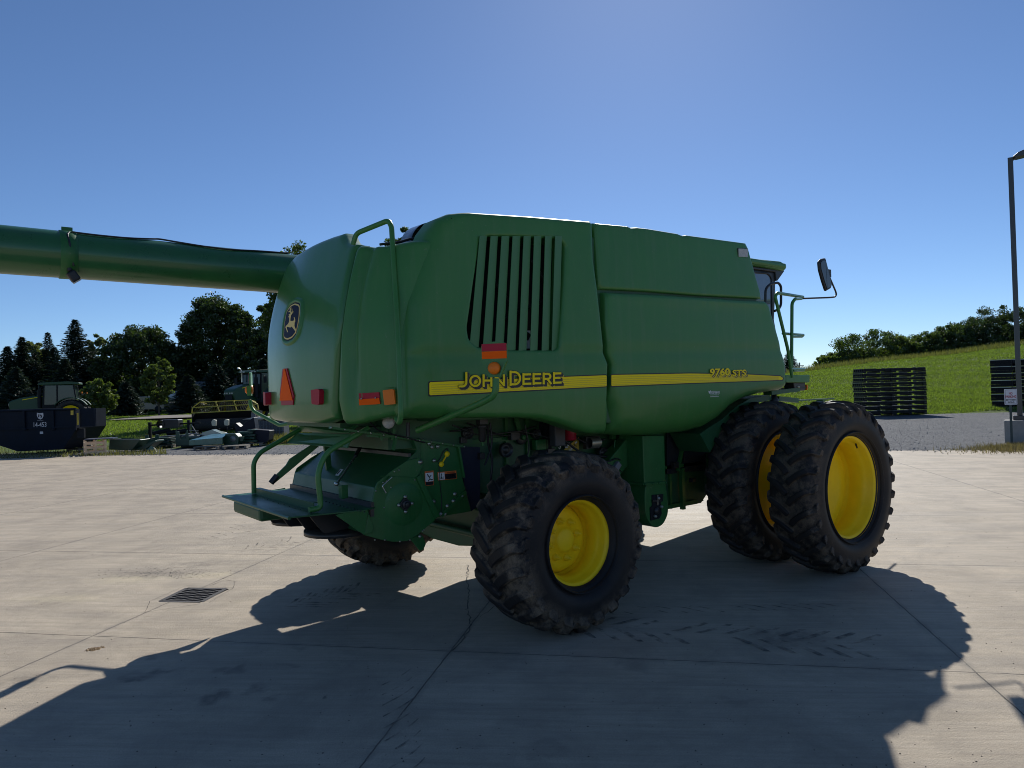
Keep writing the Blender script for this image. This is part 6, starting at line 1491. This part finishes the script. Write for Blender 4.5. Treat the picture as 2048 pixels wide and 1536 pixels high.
for i in range(26):
    t_ = (i+.5)/26; a = (BL[0]+(BR[0]-BL[0])*t_, BL[1]+(BR[1]-BL[1])*t_); b = (TL[0]+(TR[0]-TL[0])*t_, TL[1]+(TR[1]-TL[1])*t_); mb.bar((a[0], -.25, a[1]), (b[0], -.1, b[1]), .012, .012)
for j in range(1, 8):
    t_ = j/8; a = (BL[0]+(TL[0]-BL[0])*t_, BL[1]+(TL[1]-BL[1])*t_); b = (BR[0]+(TR[0]-BR[0])*t_, BR[1]+(TR[1]-BR[1])*t_); mb.bar((a[0], -.25+.15*t_, a[1]), (b[0], -.25+.15*t_, b[1]), .012, .012)
mb.build('wire_mesh', mat('rusty_wire', (.16, .12, .03), .7), hd)
mb = MB(); q = hl(511, 830); mb.box((q[0]-.05, -.3, q[1]-.25), (.25, .05, .8)); mb.build('end_shield', mat('dusty_pink', (.22, .18, .18), .7), hd)

# --- slatted crates
def crate(label, u, D, L, Wd, H, rz, m, grp='slatted wooden crates beside the dumpster'):
    t = thing('wooden_crate', label, 'crate', gp_(u, D), rz, grp)
    for s in (-1, 1):
        for k in range(3): mb = MB(); mb.box((0, s*Wd/2, H*(.2+.3*k)), (L, .02, H*.14)); mb.build('slat', m, t)
        for k in range(3): mb = MB(); mb.box((s*L/2, 0, H*(.2+.3*k)), (.02, Wd-.03, H*.14)); mb.build('slat', m, t)
        for x in (-.46, 0, .46): mb = MB(); mb.box((x*L, s*(Wd/2+.022), H*.5), (L*.10, .022, H)); mb.build('upright', m, t)
    mb = MB(); mb.box((0, 0, .1), (L*.96, Wd*.95, .03)); mb.build('floor', WOODG, t); return t
crate('pale slatted wooden crate nearest the concrete, in front of the dumpster end', 187, 30.6, .78, .95, .60, FACE+R(33), WOODL)
crate('greyer slatted crate half hidden behind the end of the dumpster', 157, 33.2, .95, .8, .45, FACE+R(25), WOODG)
mb = MB(); mb.box((0, 0, 0), (1.1, .8, .04)); tag(mb.build('slate_sheet', mat('blue_sheet', (.05, .06, .10), .5), loc=gp_(200, 31.3, .62), rz=FACE+R(15)), 'dark blue grey sheet lying over the pale wooden crate', 'sheet')

# --- scrap parts in the grass: each its own thing
DG = mat('scrap_green', (.010, .050, .028), .4, var=.3, vscale=3, dust=.2, dustcol=(.05, .055, .04)); TEAL = mat('faded_green_sheet', (.05, .16, .12), .3, coat=.4, var=.2, dust=.3); GREY = mat('grey_steel', (.16, .17, .17), .4, metal=.4, var=.3)
def scrap(name, label, cat, u, vb, D, parts, rz=0.0, grp=None):
    """parts: list of (part_name, material, builder(mb))"""
    t = thing(name, label, cat, gp_(u, D), FACE+rz, grp)
    for pn_, m_, fn in parts:
        mb = MB(); fn(mb); mb.build(pn_, m_, t, bevel=.008)
    return t
def pallet(label, u, D, rz=0.0, L=1.2, dz=0.0):
    t = thing('wooden_pallet', label, 'pallet', gp_(u, D, dz), FACE+rz, 'pallets under the scrap parts')
    for i in range(5): mb = MB(); mb.box((0, -.4+.2*i, .12), (L, .12, .02)); mb.build('deck_board', WOODG, t)
    for x in (-.45, 0, .45): mb = MB(); mb.box((x*L, 0, .055), (.09, .9, .10)); mb.build('runner', WOODG, t)
    return t
scrap('steel_hopper', 'dark green steel hopper tipped on the gravel right of the pale crate', 'hopper', 252, 898, 31.6, [('panel', DG, lambda m_: (m_.prism([(-.75, .55), (.55, .5), (.15, .05), (-.8, .12)], 0, .03), m_.prism([(-.75, .55), (.55, .5), (.15, .05), (-.8, .12)], .9, .93), m_.bar((-.75, .45, .55), (-.8, .45, .12), .9, .03), m_.bar((.55, .45, .5), (.15, .45, .05), .9, .03))), ('rim', GREY, lambda m_: m_.bar((-.75, -.01, .56), (.55, -.01, .51), .03, .03))])
scrap('folded_sheet', 'low dark folded sheet with a pale triangular tip left of the black frame', 'sheet metal', 292, 893, 32.2, [('sheet', DG, lambda m_: m_.prism([(-.5, .05), (.5, .45), (.52, .38), (.0, .03)], -.3, .5)), ('tip', TEAL, lambda m_: m_.prism([(.1, .03), (.55, .04), (.35, .22), (.2, .1)], -.35, -.32))])
scrap('mower_frame', 'black tubular machine frame with a boxy motor on a crossbeam', 'machine frame', 345, 880, 35.5, [('beam', CHAR, lambda m_: (m_.bar((-1.15, 0, 1.0), (1.3, 0, 1.05), .07, .08), m_.bar((-1.15, 0, .0), (-1.15, 0, 1.15), .12, .12), m_.bar((.75, 0, .3), (.75, 0, 1.2), .12, .12))), ('motor', BLKM, lambda m_: (m_.prism(round_poly([(-.45, .85), (.35, .85), (.35, 1.25), (-.42, 1.25)], .06), -.25, .25), m_.lathe([(.2, -.3), (.2, .3)], (-.5, 0, 1.05), 'y', 12))), ('roller', CHAR, lambda m_: (m_.tube([(-.9, -.2, .6), (-.1, -.2, .75)], .1), m_.tube([(-.2, -.2, .6), (.7, -.2, .68)], .12))), ('deck', BLKM, lambda m_: m_.prism([(-.9, .1), (1.0, .1), (.8, .5), (-.7, .45)], -.4, .4)), ('arm', GREY, lambda m_: (m_.bar((.9, -.1, 1.0), (1.3, -.1, .3), .04, .04), m_.bar((.8, -.1, .7), (1.25, -.1, .65), .04, .04)))])
scrap('green_bracket', 'upright dark green bracket below the left post of the black frame', 'bracket', 300, 884, 33.5, [('plate', DG, lambda m_: (m_.prism([(-.3, 0), (.35, 0), (.35, .6), (.2, .65), (.15, .4), (-.1, .4), (-.15, .62), (-.3, .6)], 0, .05), m_.box((0, .3, .25), (.6, .55, .06))))])
scrap('timber_block', 'short pale timber block left of the upright green bracket', 'timber', 284, 874, 34.5, [('block', WOODL, lambda m_: (m_.box((0, 0, .3), (.35, .3, .10)), m_.box((0, .02, .12), (.3, .26, .24))))])
pallet('grey pallet carrying the folded green plates', 325, 34, R(5))
scrap('green_plates', 'stack of dark green plates on a pallet left of the centre', 'metal plates', 325, 882, 34, [('plate', DG, lambda m_: [m_.box((random.uniform(-.05, .05), 0, .17+.07*k), (1.2-.1*k, .7, .03), Matrix.Rotation(random.uniform(-.08, .08), 3, 'Z')) for k in range(5)]), ('spacer', WOODG, lambda m_: [m_.box((x, 0, .3), (.08, .6, .34)) for x in (-.4, .35)])])
scrap('hydraulic_parts', 'cluster of pale shiny hydraulic parts and hoses in the middle of the scrap', 'machine parts', 388, 880, 34.0, [('block', GREY, lambda m_: (m_.box((0, 0, .45), (.9, .4, .10)), m_.box((-.3, -.1, .56), (.16, .2, .12)), m_.box((.1, -.1, .56), (.12, .2, .14)), m_.box((.36, -.1, .54), (.1, .2, .1)), m_.tube([(-.5, -.25, .5), (.0, -.3, .62), (.5, -.2, .5)], .03, 8))), ('base', BLKM, lambda m_: m_.prism([(-.55, 0), (.55, 0), (.5, .4), (-.5, .4)], -.3, .3)), ('hose', BLK, lambda m_: m_.tube([(-.4, -.3, .5), (-.2, -.4, .2), (.2, -.4, .3), (.5, -.3, .6)], .03, 8, fillet=.1))])
scrap('green_box_frame', 'dark green open box frame left of the wide pale panel', 'box frame', 362, 884, 33.0, [('side', DG, lambda m_: (m_.prism([(-.3, .1), (.3, .1), (.25, .8), (.2, .8), (.15, .45), (-.1, .4), (-.15, .75), (-.3, .8)], 0, .04), m_.prism([(-.3, .1), (.5, .1), (.5, .4), (-.3, .5)], .5, .54), m_.box((.1, .25, .12), (.8, .5, .05))))])
pallet('low pallet under the wide pale green panel', 418, 31.9, R(-4), 1.1)
scrap('wide_green_panel', 'wide faded green sheet metal panel lying on a pallet, the brightest scrap', 'metal panel', 411, 897, 31.9, [('panel', TEAL, lambda m_: (m_.prism([(-.78, .18), (.68, .18), (.68, .48), (-.78, .40)], 0, .03), m_.add([(-.78, 0, .40), (.68, 0, .48), (.62, .9, .62), (-.15, .9, .60)], [(0, 1, 2, 3)]))), ('skirt', DG, lambda m_: m_.prism([(-.7, .15), (.6, .15), (.6, .3), (-.7, .3)], .3, .33))])
scrap('pale_shield', 'pale curved metal shield leaning behind the wide green panel', 'metal shield', 425, 876, 33.5, [('shield', mat('pale_green', (.30, .38, .34), .25, coat=.5), lambda m_: m_.prism([(-.5, .55), (.45, .5), (.5, .56), (.0, .78), (-.45, .66)], -.2, .3)), ('rib', GREY, lambda m_: m_.bar((-.45, -.22, .5), (.4, -.22, .48), .03, .05))])
for i, (u, lab) in enumerate(((427, 'left one of two cream plastic lamp housings above the pale shield'), (452, 'right one of two cream plastic lamp housings above the pale shield'))):
    scrap('lamp_housing', lab, 'lamp', u, 860, 34.6, [('housing', mat('cream_plastic', (.50, .47, .36), .5), lambda m_: m_.prism(round_poly([(-.09, .92), (.08, .9), (.10, 1.18), (-.04, 1.22), (-.12, 1.1)], .03), -.08, .08)), ('stem', CHAR, lambda m_: (m_.bar((0, 0, .0), (0, 0, .95), .05, .05), m_.bar((0, 0, .7), (.25, 0, .75), .05, .05)))], grp='cream lamp housings standing in the scrap')
scrap('black_cowling', 'low rounded black cowling between the two cream lamp housings', 'cowling', 440, 872, 34.0, [('shell', BLK, lambda m_: m_.lathe([(.38, 0), (.36, .3), (.25, .5), (.0, .58)], (0, 0, .1), 'z', 20)), ('strap', GREY, lambda m_: m_.bar((-.3, -.3, .4), (.1, -.38, .62), .03, .03))])
scrap('green_gearbox', 'boxy dark green gearbox just right of the wide pale panel', 'gearbox', 459, 888, 32.4, [('case', DG, lambda m_: (m_.prism(round_poly([(-.32, .1), (.3, .1), (.36, .45), (.2, .62), (-.25, .6), (-.34, .4)], .04), 0, .5), m_.box((.42, .2, .35), (.16, .2, .2)))), ('flange', GREY, lambda m_: m_.lathe([(0, -.05), (.12, -.04), (.14, 0)], (0.1, 0, .38), 'y', 14))])
pallet('pallet with rough branches right of the gearbox', 470, 31.8, R(10), 1.0); pallet('long pallet under the stacked green boxes near the black shields', 497, 33.4, R(3), 1.3)
scrap('stacked_green_boxes', 'stack of flat green boxes on a pallet in front of the black shields', 'metal boxes', 493, 886, 33.4, [('box', DG, lambda m_: [m_.box((.03*(-1)**k, 0, .22+.13*k), (.95-.08*k, .6, .10)) for k in range(4)]), ('lid', TEAL, lambda m_: m_.box((.25, -.1, .72), (.35, .4, .03)))])
NV = mat('navy_poly', (.006, .007, .018), .5, spec=.25)
scrap('black_shield', 'large curved dark navy plastic shield with a notched top edge', 'plastic shield', 495, 880, 34.4, [('shell', NV, lambda m_: m_.prism(round_poly([(-.55, .35), (-.52, 1.05), (-.28, .82), (.0, 1.05), (.35, 1.28), (.42, .7), (.38, .3), (.0, .15)], .05), -.25, .25))])
scrap('black_tub', 'deep dark navy plastic tub below the notched shield', 'plastic tub', 523, 886, 33.6, [('tub', NV, lambda m_: m_.prism(round_poly([(-.5, .75), (.42, .66), (.36, .2), (.1, .05), (-.2, .08), (-.48, .3)], .05), -.3, .4))])
scrap('cage_tote', 'grey caged bulk tote with a pale lid behind the dark shields', 'bulk tote', 532, 876, 36.5, [('tank', mat('tote_grey', (.10, .10, .105), .6, var=.3, vscale=6), lambda m_: m_.box((0, .4, .55), (1.7, .9, .95))), ('cage', mat('cage_grey', (.14, .14, .15), .5), lambda m_: [m_.box((-.8+.16*k, -.07, .55), (.04, .03, 1.0)) for k in range(11)]+[m_.box((0, -.08, .2+.3*k), (1.75, .03, .03)) for k in range(3)]), ('lid', mat('pale_lid', (.5, .47, .44), .6), lambda m_: m_.prism([(-1.2, 1.12), (.8, 1.1), (.8, 1.17), (-.6, 1.22)], -.15, 1.0))])
# far vehicles, tank and shed behind the saplings
D = 80; p = gp_(282, D); car = thing('parked_truck', 'dark pickup with a bright windscreen parked in the shade behind the saplings', 'pickup truck', p, FACE+R(-12))
mb = MB(); mb.prism(round_poly([(-1.1, .4), (3.6, .4), (3.6, 1.15), (1.6, 1.2), (-1.0, 1.15)], .1), -.95, .95); mb.build('body', mat('truck_dark', (.03, .035, .05), .3, coat=.6), car, bevel=.05)
mb = MB(); mb.prism([(-.4, 1.15), (.25, 1.85), (1.4, 1.9), (1.7, 1.2)], -.82, .82); mb.build('cab', GL2, car, bevel=.04)
mb = MB(); mb.box((-1.12, -.65, .85), (.06, .3, .2)); mb.build('headlight', LENS, car); mb = MB(); mb.box((-1.12, .65, .85), (.06, .3, .2)); mb.build('headlight', LENS, car)
for x in (-.4, 2.8):
    for y_ in (-.9, .9): mb = MB(); mb.lathe([(0, -.1), (.38, -.12), (.4, 0), (.38, .12), (0, .1)], (x, y_, .4), 'y', 18); mb.build('wheel', CHAR, car)
D = 84; tk = thing('white_tank', 'white horizontal tank behind the bright sapling', 'tank', gp_(345, D, .4), FACE)
mb = MB(); mb.tube([(-1.3, 0, 1.3), (-1.15, 0, 1.3), (1.15, 0, 1.3), (1.3, 0, 1.3)], [.3, .62, .62, .3], 20); mb.build('shell', mat('tank_white', (.6, .6, .56), .4), tk)
for x in (-.8, .8): mb = MB(); mb.box((x, 0, .35), (.15, .9, .7)); mb.build('leg', GREY, tk)
D = 92; sd = thing('grey_shed', 'long low grey shed in the shade behind the small trees', 'shed', gp_(375, D, .1), FACE)
mb = MB(); mb.box((0, 2, 1.3), (7.5, 4, 2.6)); mb.build('wall', mat('shed_wall', (.16, .17, .18), .8, var=.1), sd)
mb = MB(); mb.prism([(-.3, 2.55), (2, 3.5), (4.3, 2.55), (4.3, 2.45), (-.3, 2.45)], -3.9, 3.9, 'x'); mb.build('roof', mat('shed_roof', (.22, .23, .24), .6, var=.1), sd)
mb = MB(); mb.box((-1.5, -.01, 1.2), (1.6, .06, 2.2)); mb.build('door', mat('shed_door', (.3, .3, .3), .7), sd)
# ================================================================ every bolt, nut and plate an object of its own
def split_islands(name, single):
    for o in [q for q in bpy.data.objects if q.type == 'MESH' and q.name.split('.')[0] == name]:
        bm = bmesh.new(); bm.from_mesh(o.data); bm.verts.ensure_lookup_table(); seen = set(); isl = []
        for v in bm.verts:
            if v.index in seen: continue
            st = [v]; seen.add(v.index); g_ = []
            while st:
                x = st.pop(); g_.append(x.index)
                for e in x.link_edges:
                    y = e.other_vert(x)
                    if y.index not in seen: seen.add(y.index); st.append(y)
            isl.append(set(g_))
        if len(isl) < 2: bm.free(); continue
        fs_ = [([v.index for v in f.verts], f.material_index, f.smooth) for f in bm.faces]; co = [v.co.copy() for v in bm.verts]; bm.free()
        for g_ in isl:
            idx = sorted(g_); mp_ = {a: b for b, a in enumerate(idx)}; sel_ = [f for f in fs_ if f[0][0] in g_]
            me = bpy.data.meshes.new(single); me.from_pydata([co[i] for i in idx], [], [[mp_[i] for i in f[0]] for f in sel_])
            me.polygons.foreach_set('material_index', [f[1] for f in sel_]); me.polygons.foreach_set('use_smooth', [f[2] for f in sel_])
            for m_ in o.data.materials: me.materials.append(m_)
            me.update(); n_ = bpy.data.objects.new(single, me); COL.objects.link(n_); n_.parent = o.parent; n_.location = o.location; n_.rotation_euler = o.rotation_euler
            for md in o.modifiers:
                m2_ = n_.modifiers.new(md.name, md.type)
                for k_ in ('width', 'segments', 'limit_method', 'angle_limit'): setattr(m2_, k_, getattr(md, k_))
            for c_ in list(o.children):
                if g_ is isl[0]: c_.parent = n_
        bpy.data.objects.remove(o)
for a_, b_ in (('wheel_nuts', 'wheel_nut'), ('rivets', 'rivet'), ('bolts', 'bolt'), ('bearing_bolts', 'bolt'), ('plate_bolts', 'bolt'), ('tailboard_bolts', 'bolt'), ('latches', 'latch'), ('chopper_side_plate', 'chopper_side_plate'), ('screen_panel', 'screen_panel'), ('hinge_plate', 'hinge_plate'), ('latch_hook', 'latch_hook'), ('yellow_tag', 'yellow_tag')): split_islands(a_, b_)
